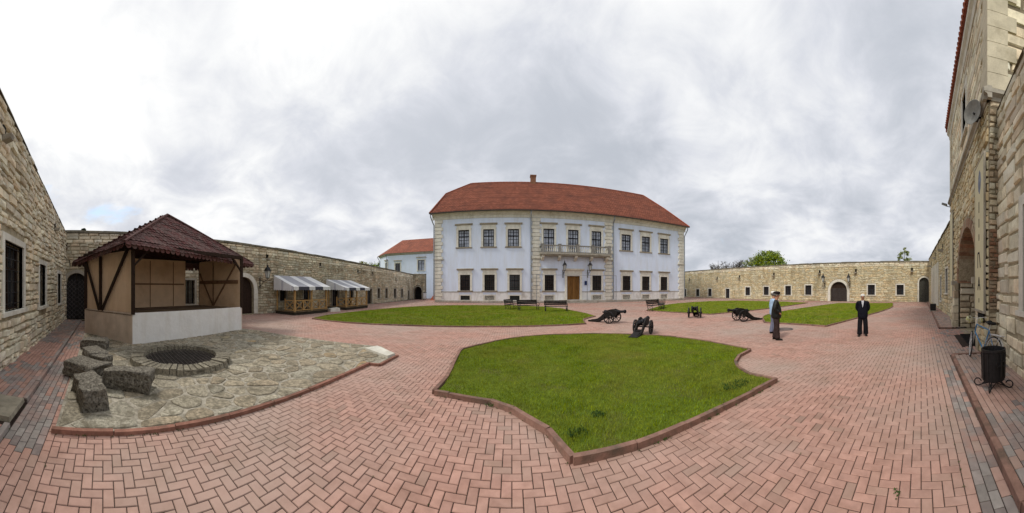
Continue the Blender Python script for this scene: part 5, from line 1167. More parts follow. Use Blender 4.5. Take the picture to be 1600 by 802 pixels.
# ================================================================== VERANDAS
def veranda(y0, y1, label, zb, zf, seed):
    X0, X1 = -15.28, -13.2; v = thing('cafe_veranda', label, 'veranda', ((X0+X1)/2, (y0+y1)/2, 0), 0, 'striped awning verandas'); C = Vector(((X0+X1)/2, (y0+y1)/2, 0))
    L3 = lambda x, y, z: Vector((x, y, z))-C; D = y1-y0
    mb = MB(); mb.hexa([L3(X0, y0, 0), L3(X1, y0, 0), L3(X1, y1, 0), L3(X0, y1, 0), L3(X0, y0, .2), L3(X1, y0, .2), L3(X1, y1, .2), L3(X0, y1, .2)]); mb.build('deck_base', mat('dark_deck', (.045, .04, .03), var=.3, scale=5), v)
    for i in range(14): a = y0-.05+(D+.1)*i/14; mb = MB(); p = [L3(X0, a+.004, .202), L3(X1+.06, a+.004, .202), L3(X1+.06, a+(D+.1)/14-.004, .202), L3(X0, a+(D+.1)/14-.004, .202)]; mb.hexa(p+[q_+Vector((0, 0, .045)) for q_ in p]); mb.build('deck_board', mat('worn_deck', (.17, .13, .08), isl=.2, var=.2, scale=6), v)
    for y in (y0+.1, y0+D*.5, y1-.1): mb = MB(); mb.bar(L3(X1-.08, y, .25), L3(X1-.08, y, zf+.02), .11); mb.build('post', PINE, v)
    for y in (y0+.1, y1-.1): mb = MB(); mb.bar(L3(X0+.06, y, .0), L3(X0+.06, y, zb-.05), .08); mb.build('post', PINE, v)
    for y in (y0+.1, y0+D*.5, y1-.1):
        mb = MB(); mb.bar(L3(X1-.08, y, zf-.35), L3(X1-.08, y+(.3 if y < y1-.5 else -.3), zf-.02), .05); mb.build('brace', PINE, v)
    def rail(a, b):
        a, b = Vector(a), Vector(b)
        for z in (.34, 1.0): mb = MB(); mb.bar(a+Vector((0, 0, z))-C, b+Vector((0, 0, z))-C, .07, .06); mb.build('rail', PINE, v)
        n = 2 if (b-a).length > 1.2 else 1
        for i in range(n):
            p, q_ = a+(b-a)*i/n, a+(b-a)*(i+1)/n
            for z0_, z1_ in ((.36, .98), (.98, .36)): mb = MB(); mb.bar(p+Vector((0, 0, z0_))-C, q_+Vector((0, 0, z1_))-C, .04, .05); mb.build('cross_brace', PINE, v)
            if i: mb = MB(); mb.bar(p+Vector((0, 0, .3))-C, p+Vector((0, 0, 1.02))-C, .06); mb.build('baluster_post', PINE, v)
    rail((X1-.08, y0+.12, 0), (X1-.08, y0+D*.5-.02, 0)); rail((X1-.08, y0+D*.5+.04, 0), (X1-.08, y1-.14, 0)); rail((X1-1.1, y0+.1, 0), (X1-.12, y0+.1, 0))
    mb = MB(); mb.bar(L3(X1-1.1, y0+.1, .25), L3(X1-1.1, y0+.1, 1.12), .07); mb.build('newel', PINE, v)
    ws = [(.12, AWNW), (.27, AWNB), (.16, AWNW), (.22, AWNB), (.23, AWNW)]; a = 0; over = .18
    for w, m_ in ws:
        ya, yb_ = y0-over+(D+2*over)*a, y0-over+(D+2*over)*(a+w); a += w; mb = MB(); n = 4; sag = .03
        vs_ = []; 
        for k in range(n+1):
            t = k/n; x = X0+(X1+.12-X0)*t; z = zb+(zf-zb)*t-sag*math.sin(math.pi*t); vs_ += [L3(x, ya, z), L3(x, yb_, z)]
        mb.add(vs_+[p-Vector((0, 0, .012)) for p in vs_], [(2*k, 2*k+1, 2*k+3, 2*k+2) for k in range(n)]+[(2*k+11-1, 2*k+12, 2*k+13, 2*k+11) for k in range(n)]); mb.build('awning_strip', m_, v)
        # scalloped valance along the front
        ns = max(1, int((yb_-ya)/.24))
        for j in range(ns):
            s0_, s1_ = ya+(yb_-ya)*j/ns+.006, ya+(yb_-ya)*(j+1)/ns-.006; x = X1+.12; zl = zf-.27; mb = MB()
            poly = [L3(x, s0_, zf), L3(x, s1_, zf), L3(x+.01, s1_, zl+.05), L3(x+.02, (s0_+s1_)/2, zl), L3(x+.01, s0_, zl+.05)]; mb.prism(poly, (.012, 0, 0)); mb.build('valance_flap', AWNW if m_ == AWNW else AWND, v)
    for y, sg in ((y0-over, -1), (y1+over, 1)):
        nf = 10
        for j in range(nf):
            t0, t1 = j/nf, (j+1)/nf; x0_, x1_ = X0+(X1+.12-X0)*t0, X0+(X1+.12-X0)*t1-.008; za, zc_ = zb+(zf-zb)*t0, zb+(zf-zb)*t1; zl = 1.72+(1.66-1.72)*t0
            mb = MB(); poly = [L3(x0_, y, za-.01), L3(x1_, y, zc_-.01), L3(x1_, y+sg*.01, zl+.06), L3((x0_+x1_)/2, y+sg*.02, zl), L3(x0_, y+sg*.01, zl+.06)]; mb.prism(poly, (0, -sg*.012, 0)); mb.build('side_flap', AWNW if j % 5 != 4 else mat('awning_light', (.48, .48, .52)), v)
    return v
veranda(11.95, 15.45, 'timber veranda under a grey-striped awning nearest the pavilion', 2.82, 1.98, 1)
veranda(17.85, 21.35, 'second timber veranda under a pale striped awning, nearer the palace', 2.66, 1.92, 2)
def table(loc, label):
    t = thing('cafe_table', label, 'table', loc); mb = MB(); mb.box(-.35, .35, -.6, .6, .70, .75); mb.build('top', mat('red_brown_table', (.20, .07, .035), var=.2, scale=5), t)
    for x in (-.28, .28):
        for y in (-.5, .5): mb = MB(); mb.box(x-.03, x+.03, y-.03, y+.03, 0, .70); mb.build('leg', DARKWOOD, t)
table((-14.2, 13.9, .25), 'dark red table behind the rail of the nearer veranda'); table((-14.2, 19.8, .25), 'dark table inside the second veranda')
blk = MB(); blk.hexa([(-.45, -.3, 0), (.45, -.3, 0), (.45, .3, 0), (-.45, .3, 0), (-.4, -.25, .25), (.42, -.26, .28), (.4, .25, .3), (-.42, .24, .24)]); bo = blk.build('stone_block', TRIM, None); bo.location = (-13.3, 16.3, 0); bo.rotation_euler = (0, 0, 1.2); tag(bo, 'pale stone block on the ground between the two verandas', 'stone')
# ================================================================== CANNONS
def wheel(mb_t, mb_w, cx_, r, w=.06):
    Mx = Matrix.Translation((cx_, 0, r)) @ Matrix.Rotation(math.pi/2, 4, 'Y')
    mb_t.lathe([(r-.045, -w/2), (r, -w/2), (r, w/2), (r-.045, w/2), (r-.045, -w/2)], 24, Mx, cap=False)
    mb_w.lathe([(.03, -.10), (.055, -.09), (.065, 0), (.055, .09), (.03, .12)], 10, Mx)
    for k in range(10):
        a = 2*math.pi*k/10; mb_w.bar(Mx @ Vector((.05*math.cos(a), .05*math.sin(a), 0)), Mx @ Vector(((r-.04)*math.cos(a), (r-.04)*math.sin(a), 0)), .03)
def cannon(loc, heading, label, sc=1.0, r=.34):
    """muzzle towards local +Y"""
    t = thing('cannon', label, 'cannon', loc, math.atan2(heading[1], heading[0])-math.pi/2, 'old field cannons on the square'); t.scale = (sc,)*3
    for x in (-.40, .40):
        a, b = MB(), MB(); wheel(a, b, x, r); w = b.build('wheel', CANNON, t); a.build('tyre', IRON, w)
    mb = MB(); mb.tube([(-.50, 0, r), (.50, 0, r)], .03, 8); mb.build('axle', IRON, t)
    prof = [(.34, .46), (.42, .58), (.36, .72), (.12, .80), (-.12, .76), (-.36, .62), (-.64, .38), (-.95, .17), (-1.30, .11), (-1.55, .10), (-1.55, .0), (-1.25, .0), (-.92, .02), (-.62, .16), (-.30, .38), (-.10, .40), (.12, .38)]
    for x in (-.20, .14):
        mb = MB(); mb.prism([(x, y, z) for y, z in prof], (.06, 0, 0)); mb.build('cheek', CANNON, t)
    for y, z in ((-.35, .45), (-.8, .2), (-1.3, .05)): mb = MB(); mb.box(-.14, .14, y-.05, y+.05, z, z+.06); mb.build('transom', CANNON, t)
    mb = MB(); mb.box(-.14, .14, -1.5, -.55, .05, .09); mb.v = [(x, y, z+max(0, (y+.95))*.5) for x, y, z in mb.v]; mb.build('trail_plate', CANNON, t)
    Mx = Matrix.Translation((0, -.50, .59)) @ Matrix.Rotation(-math.pi/2+R(4), 4, 'X')
    mb = MB(); mb.lathe([(.0, -.16), (.035, -.15), (.045, -.11), (.03, -.06), (.10, -.03), (.125, .0), (.125, .06), (.11, .08), (.108, .38), (.12, .40), (.12, .44), (.095, .46), (.085, .95), (.095, .97), (.09, 1.0), (.075, 1.02), (.07, 1.22), (.10, 1.28), (.105, 1.33), (.09, 1.36), (.05, 1.36), (.045, 1.2)], 16, Mx, cap=False); mb.build('barrel', mat('blackened_bronze', (.018, .018, .02), var=.3, scale=10, rough=.45, metal=.2), t, smooth=True)
    return t
cannon((5.25, 12.95, 0), (.60, -.80), 'black cannon with muzzle to the right, its trail on the left lawn edge', .95)
cannon((5.15, 9.35, 0), (.72, .69), 'black cannon nearest the front lawn, muzzle pointing away', .84)
cannon((10.65, 12.6, 0), (-.72, -.69), 'small-looking black cannon seen end-on before the far lawn', .95)
cannon((11.35, 9.45, 0), (-.95, .30), 'black cannon with muzzle to the left, trail towards the standing men', .95)
# ================================================================== BENCHES
def bench(loc, rz, label):
    t = thing('park_bench', label, 'bench', loc, rz, 'iron benches before the palace')
    for x in (-.85, .85):
        mb = MB(); r = .022
        mb.tube([(x, -.28, 0), (x, -.24, .14), (x, -.30, .28), (x, -.22, .42)], r, 6); mb.tube([(x, .22, 0), (x, .16, .16), (x, .2, .32), (x, .22, .45), (x, .30, .72), (x, .34, .9)], r, 6)
        mb.tube([(x, -.26, .44), (x, .22, .42)], r, 6); mb.tube([(x, -.30, .44), (x, -.33, .58), (x, -.24, .66), (x, .1, .64), (x, .27, .6)], r, 6)
        c = [(x, -.02+.11*math.cos(a_), .22+.11*math.sin(a_)) for a_ in np.linspace(0, 2*math.pi, 14)[:-1]]; mb.tube(c, .016, 5, closed=True); mb.build('end_frame', IRON, t)
    for i in range(4): mb = MB(); y = -.24+i*.135; mb.box(-.92, .92, y, y+.11, .44, .47); mb.build('seat_slat', CANNON, t)
    for i in range(3): mb = MB(); z = .54+i*.125; y = .235+i*.035; mb.box(-.92, .92, y, y+.03, z, z+.11); mb.build('back_slat', CANNON, t)
bench((3.45, 20.2, 0), 0.0, 'dark iron bench facing the square left of the palace door'); bench((1.35, 21.6, 0), .35, 'dark iron bench angled beside the long lawn before the palace')
bench((-.05, 23.0, 0), 1.15, 'dark iron bench seen from its end, leftmost before the palace'); bench((11.4, 18.6, 0), .45, 'dark iron bench in front at the corner of the far lawn'); bench((12.9, 20.0, 0), .95, 'dark iron bench behind another at the far lawn corner')
# ================================================================== LITTER BIN, FAR BIN
bn = thing('litter_bin', 'black iron litter bin on scrolled feet at lower right', 'bin', (4.53, -1.29, SWR), .3)
mb = MB(); n = 20
mb.lathe([(.0, .14), (.195, .14), (.20, .16), (.215, .64), (.225, .66), (.225, .70), (.205, .70), (.20, .64), (.185, .2), (0, .2)], 20, cap=False); bd_ = mb.build('body', IRON, bn)
for k in range(12):
    a = 2*math.pi*k/12; mb = MB(); mb.bar((.208*math.cos(a), .208*math.sin(a), .16), (.221*math.cos(a), .221*math.sin(a), .64), .035, .014, up=(math.cos(a), math.sin(a), 0)); mb.build('rib', IRON, bd_)
for sg in (-1, 1):
    mb = MB(); mb.tube([(-.232, .05*sg, .5), (-.236, .08*sg, .52)]+[(-.236, (.055+.045*math.cos(a_))*sg, .47+.045*math.sin(a_)) for a_ in np.linspace(1.2, -3.5, 10)], .008, 5); mb.build('scroll', IRON, bd_)
mb = MB(); mb.tube([(-.236, 0, .22), (-.242, 0, .45), (-.244, 0, .56)], .012, 5); mb.build('stem', IRON, bd_)
for k in range(4):
    a = math.pi/4+k*math.pi/2; d = Vector((math.cos(a), math.sin(a), 0)); mb = MB()
    pts = [d*.14+Vector((0, 0, .15)), d*.16+Vector((0, 0, .09)), d*.22+Vector((0, 0, .035))]+[d*(.29+.065*math.cos(t))+Vector((0, 0, .075+.065*math.sin(t))) for t in np.linspace(-2.2, 2.9, 13)]
    mb.tube(pts, .011, 6); mb.build('scroll_foot', IRON, bn)
mb = MB(); pts = []
for k in range(4):
    a = math.pi/4+k*math.pi/2; mb.tube([(.22*math.cos(a), .22*math.sin(a), .035), (.09*math.cos(a+.785), .09*math.sin(a+.785), .10), (.22*math.cos(a+1.57), .22*math.sin(a+1.57), .035)], .009, 5)
mb.build('foot_brace', IRON, bn)
fb_ = thing('litter_bin', 'small dark bin against the far end of the gate wall', 'bin', (20.9, -.95, 0)); mb = MB(); mb.hexa([(-.28, -.22, .1), (.28, -.22, .1), (.28, .22, .1), (-.28, .22, .1), (-.3, -.24, .62), (.3, -.24, .62), (.3, .24, .62), (-.3, .24, .62)]); mb.build('body', IRON, fb_); mb = MB(); mb.box(-.33, .33, -.27, .27, 0, .1); mb.build('base', TRIMD, fb_)
kerb_line([(11.85, -1.4), (11.95, -.84), (35.0, -.80)], paving, w=.1, h=.095, seg=1.0, closed=False, m=KERB)
# ================================================================== BICYCLE
bk_p, bk_f = Vector((5.78, -1.62, 0)), Vector((6.66, -1.30, 0)); hd_ = (bk_f-bk_p).normalized()
bc = thing('bicycle', 'blue bicycle leaning on the wall behind the litter bin', 'bicycle', (bk_p.x, bk_p.y, SWR), math.atan2(hd_.y, hd_.x)); bc.rotation_euler = (R(7), 0, math.atan2(hd_.y, hd_.x))
BLUE = mat('blue_frame_paint', (.05, .19, .38), var=.1, scale=9, rough=.35, spec=.5); CHROME = mat('chrome', (.55, .55, .55), var=.1, scale=9, rough=.3, spec=.8); RUB = mat('rubber', (.02, .02, .02), rough=.7)
wbx = 1.02; rw = .33
def bwheel(x, ang=0):
    Mx = Matrix.Translation((x, 0, rw)) @ Matrix.Rotation(ang, 4, 'Z') @ Matrix.Rotation(math.pi/2, 4, 'X'); mb = MB()
    mb.lathe([(rw-.035, -.012), (rw-.025, -.014), (rw-.025, .014), (rw-.035, .012), (rw-.035, -.012)], 32, Mx, cap=False); mb.lathe([(.018, -.045), (.024, 0), (.018, .045)], 8, Mx)
    for k in range(18): a = 2*math.pi*k/18; mb.bar(Mx @ Vector((.02*math.cos(a), .02*math.sin(a), .02*(-1)**k)), Mx @ Vector(((rw-.03)*math.cos(a+.2), (rw-.03)*math.sin(a+.2), 0)), .005)
    w = mb.build('wheel', CHROME, bc); mb = MB(); mb.tube([Mx @ Vector(((rw-.012)*math.cos(a), (rw-.012)*math.sin(a), 0)) for a in np.linspace(0, 2*math.pi, 33)[:-1]], .017, 6, closed=True); mb.build('tyre', RUB, w)
bwheel(0); bwheel(wbx, -.45)
seat_t, bb, hdt, hdb = (.26, 0, .78), (.42, 0, .28), (.84, 0, .86), (.88, 0, .66)
mb = MB()
for a, b, r in ((seat_t, bb, .016), (bb, hdb, .018), (seat_t, hdt, .015), (hdt, hdb, .019), (bb, (0, 0, rw), .011), (seat_t, (0, 0, rw), .009)): mb.tube([a, b], r, 8)
mb.build('frame', BLUE, bc)
mb = MB(); mb.tube([hdb, (.93, .02, .5), (wbx, .05, rw)], .013, 6); mb.tube([hdb, (.93, -.02, .5), (wbx, -.05, rw)], .013, 6); mb.build('fork', CHROME, bc)
mb = MB(); mb.tube([hdt, (.82, 0, 1.0), (.88, 0, 1.02)], .013, 6); mb.tube([(.74, .30, 1.03), (.84, .22, 1.05), (.88, .1, 1.02), (.88, -.1, 1.02), (.84, -.22, 1.05), (.74, -.30, 1.03)], .012, 6); hb = mb.build('handlebar', CHROME, bc)
for s_ in (-1, 1): mb = MB(); mb.tube([(.70, .31*s_, 1.03), (.80, .27*s_, 1.04)], .018, 6); mb.build('grip', RUB, hb)
mb = MB(); mb.tube([seat_t, (.23, 0, .92)], .013, 6); mb.build('seat_post', CHROME, bc)
mb = MB(); mb.lathe([(.0, -.03), (.09, -.03), (.115, 0), (.10, .035), (.0, .045)], 14, Matrix.Translation((.19, 0, .95)) @ Matrix.Diagonal((1.2, .95, 1, 1))); mb.tube([(.24, 0, .96), (.34, 0, .965), (.42, 0, .955)], [.06, .04, .02], 8); mb.build('saddle', RUB, bc, smooth=True)
mb = MB(); pts = [(-.0+.36*math.cos(a), 0, rw+.36*math.sin(a)) for a in np.linspace(.3, 2.9, 14)]
for a, b in zip(pts, pts[1:]): mb.bar(a, b, .045, .006)
mb.build('mudguard', CHROME, bc)
mb = MB(); mb.lathe([(.0, 0), (.09, 0), (.095, .006), (.0, .006)], 16, Matrix.Translation((.42, -.05, .28)) @ Matrix.Rotation(math.pi/2, 4, 'X')); mb.tube([(.42, -.06, .28), (.50, -.08, .13)], .01, 5); mb.tube([(.42, .06, .28), (.34, .08, .43)], .01, 5); mb.box(.46, .54, -.14, -.07, .11, .14); mb.build('crank', CHROME, bc)
mb = MB(); mb.box(-.30, .12, -.06, .06, .70, .715); mb.tube([(-.25, .05, .70), (0, .06, rw)], .006, 4); mb.tube([(-.25, -.05, .70), (0, -.06, rw)], .006, 4); mb.build('rack', CHROME, bc)
mb = MB(); mb.lathe([(.0, -.02), (.03, -.015), (.03, .0), (0, .01)], 8, Matrix.Translation((-.37, 0, .47)) @ Matrix.Rotation(-math.pi/2, 4, 'Y')); mb.build('reflector', mat('red_reflector', (.35, .01, .01), rough=.3), bc)
for i, (x, y, z, r) in enumerate([(.90, .20, .97, .105), (.93, -.15, .96, .095)]):
    bag = MB(); bag.lathe([(.0, -r), (r*.7, -r*.7), (r, 0), (r*.75, r*.65), (0, r*.9)], 10, Matrix.Translation((x, y, z)))
    bag.build('handlebar_bag', mat('patterned_cloth', (.45, .45, .18), var=.7, scale=30, col2=(.5, .48, .42), c2scale=25, c2=(.45, .55)), bc, smooth=True)
# ================================================================== PEOPLE
SKIN = mat('skin', (.42, .22, .14), var=.08, scale=8, rough=.6)
def skin_obj(name, verts, edges, rad, m, parent, root=0, sub=2):
    me = bpy.data.meshes.new(name); me.from_pydata(verts, edges, []); me.materials.append(m); o = link(name, me, parent)
    md = o.modifiers.new('Skin', 'SKIN'); md.use_smooth_shade = True; md.branch_smoothing = .6
    for i, r in enumerate(rad):
        sv = me.skin_vertices[0].data[i]; sv.radius = r if isinstance(r, tuple) else (r, r); sv.use_root = (i == root)
    sb = o.modifiers.new('Subsurf', 'SUBSURF'); sb.levels = sub; sb.render_levels = sub
    return o
def person(loc, rz, h, label, coat, trous, hair_m, cap=None, shirt=None, arms='pocket', tie=False, stance=.11, fat=1.0, coat_len=.78):
    """faces local +Y"""
    t = thing('person', label, 'person', loc, rz); t.scale = (h/1.72,)*3
    # pose
    hipx, kn, an = .09, (stance*.9, .01, .49), (stance, -.02, .08)
    if arms == 'pocket': elb, wr = (.27, -.08, 1.12), (.20, .10, .98)
    elif arms == 'back': elb, wr = (.245, -.08, 1.13), (.09, -.16, .95)
    else: elb, wr = (.27, -.03, 1.10), (.27, .06, .86)
    V = [(0, 0, .93), (0, .01, 1.08), (0, 0, 1.26), (0, -.01, 1.40), (0, 0, 1.48), (0, .02, 1.545), (0, .025, 1.61), (0, .015, 1.675)]
    E_ = [(i, i+1) for i in range(7)]; Rd = [(.14, .10), (.14*fat, .10*fat), (.155, .11), (.10, .08), .062, (.075, .088), (.098, .115), (.075, .088)]
    for s_ in (-1, 1):
        b = len(V); V += [(hipx*s_, 0, .88), (kn[0]*s_, kn[1], kn[2]), (an[0]*s_, an[1]+.05*s_, an[2]), (an[0]*s_, .05+.05*s_, .05)]; E_ += [(0, b), (b, b+1), (b+1, b+2), (b+2, b+3)]; Rd += [.085, .055, .04, .03]
        b = len(V); V += [(.19*s_, -.01, 1.39), (elb[0]*s_, elb[1], elb[2]), (wr[0]*s_, wr[1], wr[2]), (wr[0]*s_*.75, wr[1]+(.07 if arms != 'back' else -.01), wr[2]-.05)]; E_ += [(3, b), (b, b+1), (b+1, b+2), (b+2, b+3)]; Rd += [.05, .04, .03, .035]
    V.append((0, .135, 1.60)); E_.append((6, len(V)-1)); Rd.append(.014)
    skin_obj('body', V, E_, Rd, SKIN, t)
    # trousers
    V = [(0, 0, .98), (0, 0, .86)]; E_ = [(0, 1)]; Rd = [(.165*fat, .125*fat), (.16, .12)]
    for s_ in (-1, 1):
        b = len(V); V += [(.095*s_, 0, .74), (kn[0]*s_, kn[1]+.005, kn[2]), (an[0]*s_, an[1]+.01+.05*s_, .10), (an[0]*s_, an[1]+.015+.05*s_, .055)]; E_ += [(1, b), (b, b+1), (b+1, b+2), (b+2, b+3)]; Rd += [(.118*fat, .12*fat), (.10, .105), (.098, .11), (.10, .115)]
    skin_obj('trousers', V, E_, Rd, trous, t)
    for s_ in (-1, 1):
        mb = MB(); x = an[0]*s_; yo = .05*s_
        mb.hexa([(x-.05, -.09+yo, 0), (x+.05, -.09+yo, 0), (x+.055+.03*s_, .19+yo, 0), (x-.055+.03*s_, .19+yo, 0), (x-.04, -.08+yo, .10), (x+.04, -.08+yo, .10), (x+.035+.03*s_, .17+yo, .045), (x-.035+.03*s_, .17+yo, .045)]); sh = mb.build('shoe', mat('black_shoe', (.02, .018, .016), rough=.45), t); bv = sh.modifiers.new('Bevel', 'BEVEL'); bv.width = .02; bv.segments = 2
    # coat: torso chain and sleeves
    V = [(0, .0, coat_len-.06), (0, 0, .92), (0, .012, 1.10), (0, .0, 1.27), (0, -.012, 1.40), (0, -.012, 1.46)]; E_ = [(i, i+1) for i in range(5)]; Rd = [(.24*fat, .19*fat), (.225*fat, .175*fat), (.225*fat, .18*fat), (.235, .165), (.15, .11), (.08, .075)]
    for s_ in (-1, 1):
        b = len(V); V += [(.205*s_, -.012, 1.385), (elb[0]*s_, elb[1], elb[2]), (wr[0]*s_, wr[1], wr[2])]; E_ += [(4, b), (b, b+1), (b+1, b+2)]; Rd += [.092, .082, .07]
    c_ = skin_obj('jacket', V, E_, Rd, coat, t)
    if shirt:
        mb = MB(); f_ = .158
        mb.add([(-.055, f_-.055, 1.475), (.055, f_-.055, 1.475), (.045, f_+.004, 1.38), (.0, f_+.022, 1.17), (-.045, f_+.004, 1.38), (0, f_-.01, 1.44)], [(0, 5, 4), (5, 1, 2), (5, 2, 3, 4)]); mb.v += [(x, y-.05, z) for x, y, z in mb.v]; mb.f += [(6, 9, 7)]; mb.build('shirt', shirt, t)
        for s_ in (-1, 1): mb = MB(); mb.prism([(.05*s_, f_-.04, 1.47), (.085*s_, f_-.03, 1.44), (.075*s_, f_+.012, 1.33), (.01*s_, f_+.032, 1.15), (.042*s_, f_+.018, 1.36)], (0, .012, 0)); mb.build('lapel', coat, c_)
    # head dress
    Mh = Matrix.Translation((0, .015, 1.655))
    if hair_m:
        mb = MB(); mb.lathe([(.088, -.075), (.10, -.03), (.102, .015), (.085, .05), (.045, .075), (.0, .082)], 14, Mh @ Matrix.Diagonal((.95, 1.10, .86, 1)) @ Matrix.Translation((0, -.022, 0)) @ Matrix.Rotation(R(38), 4, 'X'), cap=False); mb.build('hair', hair_m, t, smooth=True)
    if cap:
        mb = MB()
        mb.lathe([(.098, -.01), (.112, .02), (.125, .05), (.11, .085), (.06, .105), (.0, .11)], 14, Mh @ Matrix.Diagonal((.92, 1.12, 1, 1)), cap=False); mb.hexa([(-.07, .08, 1.655), (.07, .08, 1.655), (.055, .185, 1.64), (-.055, .185, 1.64), (-.07, .08, 1.675), (.07, .08, 1.675), (.05, .18, 1.655), (-.05, .18, 1.655)]); mb.build('cap', cap, t, smooth=True)
    for s_ in (-1, 1): mb = MB(); mb.lathe([(0, -.008), (.018, -.006), (.022, .004), (0, .008)], 8, Matrix.Translation((.082*s_, .01, 1.61)) @ Matrix.Rotation(math.pi/2, 4, 'Y') @ Matrix.Diagonal((1.5, 1, 1, 1))); mb.build('ear', SKIN, t)
    for s_ in (-1, 1): mb = MB(); mb.lathe([(0, -.006), (.010, 0), (0, .006)], 6, Matrix.Translation((.032*s_, .104, 1.632))); mb.build('eye', mat('eye', (.03, .025, .02), rough=.3), t)
    return t
BLK = mat('black_leather', (.010, .011, .010), var=.3, scale=12, rough=.5, spec=.3, bump=.012, bscale=16); NAVY = mat('dark_suit', (.010, .011, .017), var=.2, scale=12, rough=.8, bump=.01, bscale=14); BRN = mat('brown_trousers', (.045, .03, .029), var=.3, scale=10, bump=.012, bscale=12)
p = G(1213, 531); person(p, R(-146), 1.71, 'man in black leather jacket, dark cap and brown trousers, in profile', BLK, BRN, mat('grey_hair', (.16, .15, .14), var=.2, scale=20), cap=mat('black_cap', (.02, .015, .016)), arms='pocket', fat=1.15, stance=.10)
p = G(1208.6, 521.5); person(p, R(-128), 1.70, 'man in light blue jacket and white cap behind the black-jacketed man', mat('light_blue_jacket', (.36, .50, .68), var=.1, scale=8), mat('grey_blue_trousers', (.16, .17, .24), var=.15, scale=10), MATS['grey_hair'], cap=mat('white_cap', (.72, .70, .66)), arms='side', stance=.09)
p = G(1348, 525); person(p, R(102), 1.63, 'white-haired man in dark suit and pale shirt standing alone', NAVY, mat('black_trousers', (.012, .012, .015), var=.2, scale=10), mat('white_hair', (.62, .60, .56), var=.1, scale=20), shirt=mat('pale_shirt', (.55, .56, .60)), arms='back', fat=1.02, stance=.13, coat_len=.70)
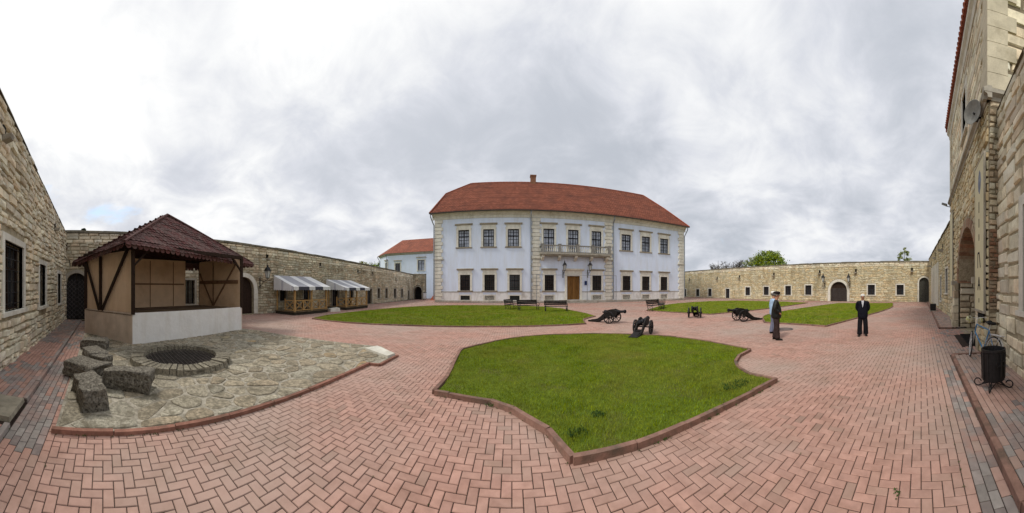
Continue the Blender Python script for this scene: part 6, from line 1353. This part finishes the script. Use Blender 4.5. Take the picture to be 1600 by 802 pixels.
# ================================================================== TREES beyond the walls
def tree(loc, h, rx, rz_, cz, label, leaf, n_cl, per, ls, seed, bare=False, conifer=False):
    q = random.Random(seed); t = thing('tree' if not conifer else 'spruce_tree', label, 'tree', loc, 0, 'trees beyond the walls'); bark = mat('bark', (.075, .062, .05), var=.3, scale=6, bump=.02, bscale=20)
    mb = MB(); mb.tube([(0, 0, -.1), (.05, .02, h*.3), (.0, .08, h*.6), (.04, 0, h*.92)], [.03*h, .022*h, .012*h, .003*h], 8)
    tips = []
    nb2 = 26 if bare else 12
    for i in range(nb2):
        z0_ = h*q.uniform(.25, .75); a = q.uniform(0, 6.28); L_ = rx*q.uniform(.55, 1.0); up = q.uniform(.25, .9)*L_*(1 if not conifer else -.15)
        p0, p1 = Vector((0, .04, z0_)), Vector((math.cos(a)*L_, math.sin(a)*L_, min(h*.98, z0_+up))); mid = (p0+p1)/2+Vector((0, 0, -.05*L_)); mb.tube([p0, mid, p1], [.010*h, .006*h, .002*h], 5); tips.append(p1)
        if bare:
            for k in range(9):
                f = q.uniform(.3, 1); b = p0.lerp(p1, f); d = Vector((q.uniform(-1, 1), q.uniform(-1, 1), q.uniform(.1, 1.1))).normalized()*rx*q.uniform(.2, .42); mb.tube([b, b+d*.5+Vector((0, 0, .05)), b+d], [.004*h, .0028*h, .0016*h], 4)
                for _ in range(4): e2 = Vector((q.uniform(-1, 1), q.uniform(-1, 1), q.uniform(0, 1))).normalized()*rx*.18; c2_ = b+d*q.uniform(.4, 1); mb.tube([c2_, c2_+e2], [.002*h, .0012*h], 3)
    mb.build('trunk', bark, t)
    if n_cl:
        V = []; g2 = np.random.default_rng(seed)
        for i in range(n_cl):
            if conifer:
                f = g2.random(); z = h*(.12+.88*f); r = rx*(1-f)*g2.uniform(.3, 1); a = g2.uniform(0, 6.28); c = np.array([r*math.cos(a), r*math.sin(a), z-.18*r]); sp = np.array([.16, .16, .05])*(1.1-f*.5)*rx
            else:
                d = g2.normal(size=3); d /= np.linalg.norm(d); r = g2.uniform(.35, 1)**.5; c = d*np.array([rx, rx, rz_])*r+np.array([0, 0, cz]); sp = np.array([1, 1, .8])*rx*g2.uniform(.10, .2)
            P_ = c+g2.normal(size=(per, 3))*sp*.7; u = g2.normal(size=(per, 3)); u /= np.linalg.norm(u, axis=1)[:, None]; w = np.cross(u, g2.normal(size=(per, 3))); w /= np.linalg.norm(w, axis=1)[:, None]; s_ = ls*g2.uniform(.6, 1.4, (per, 1))
            V.append(np.stack([P_-u*s_, P_+w*s_*.55, P_+u*s_, P_-w*s_*.55], 1).reshape(-1, 3))
        V = np.concatenate(V); V[:, 2] = np.minimum(V[:, 2], h); link('crown', fast_mesh('crown', V, np.arange(len(V)).reshape(-1, 4), leaf), t)
    return t
LG = mat('spring_leaf', (.20, .265, .045), isl=.35, hue=.03, var=.2, scale=3, rough=.6); LG2 = mat('pale_birch_leaf', (.24, .27, .12), isl=.3, hue=.02, var=.2, scale=3); LG3 = mat('dark_needle', (.03, .05, .025), isl=.3, var=.2, scale=3)
def tp(px, d): a = (px-800)/K; return Vector((d*math.sin(a), d*math.cos(a), 0))
tree(tp(1202, 62), 10.8, 3.9, 3.6, 7.0, 'broad bright green tree above the right background wall', LG, 150, 85, .17, 3)
tree(tp(1176, 63), 9.6, 2.4, 2.6, 6.8, 'olive green tree beside the broad green one', LG2, 60, 70, .15, 4)
tree(tp(1122, 70), 10.2, 2.6, 2, 8, 'thin bare tree above the right wall near the palace', LG, 0, 0, 0, 5, bare=True); tree(tp(1146, 70), 9.9, 3.4, 2, 8, 'round bare tree between the thin bare one and the green trees', LG, 0, 0, 0, 6, bare=True)
tree(tp(1413, 55), 10.6, 1.5, 3.0, 7.8, 'small pale birch above the wall at the right corner', LG2, 50, 45, .14, 7)
tree(tp(566, 62), 8.4, 2.2, 2.2, 6.3, 'yellow-green tree top above the left wall by the wing', mat('yellow_leaf', (.24, .24, .04), isl=.3, hue=.02, var=.2, scale=3), 50, 60, .15, 8); tree(tp(590, 64), 8.5, 2.3, 2.2, 6.4, 'green tree top above the left wall touching the wing', LG, 50, 60, .15, 9); tree(tp(578, 66), 8.0, 2.0, 2, 6.4, 'bare tree top between two leafy ones above the left wall', LG, 0, 0, 0, 10, bare=True)
tree(tp(131, 26), 7.9, 1.3, 3, 6, 'dark spruce tip above the left corner of the wall', LG3, 160, 24, .10, 11, conifer=True)
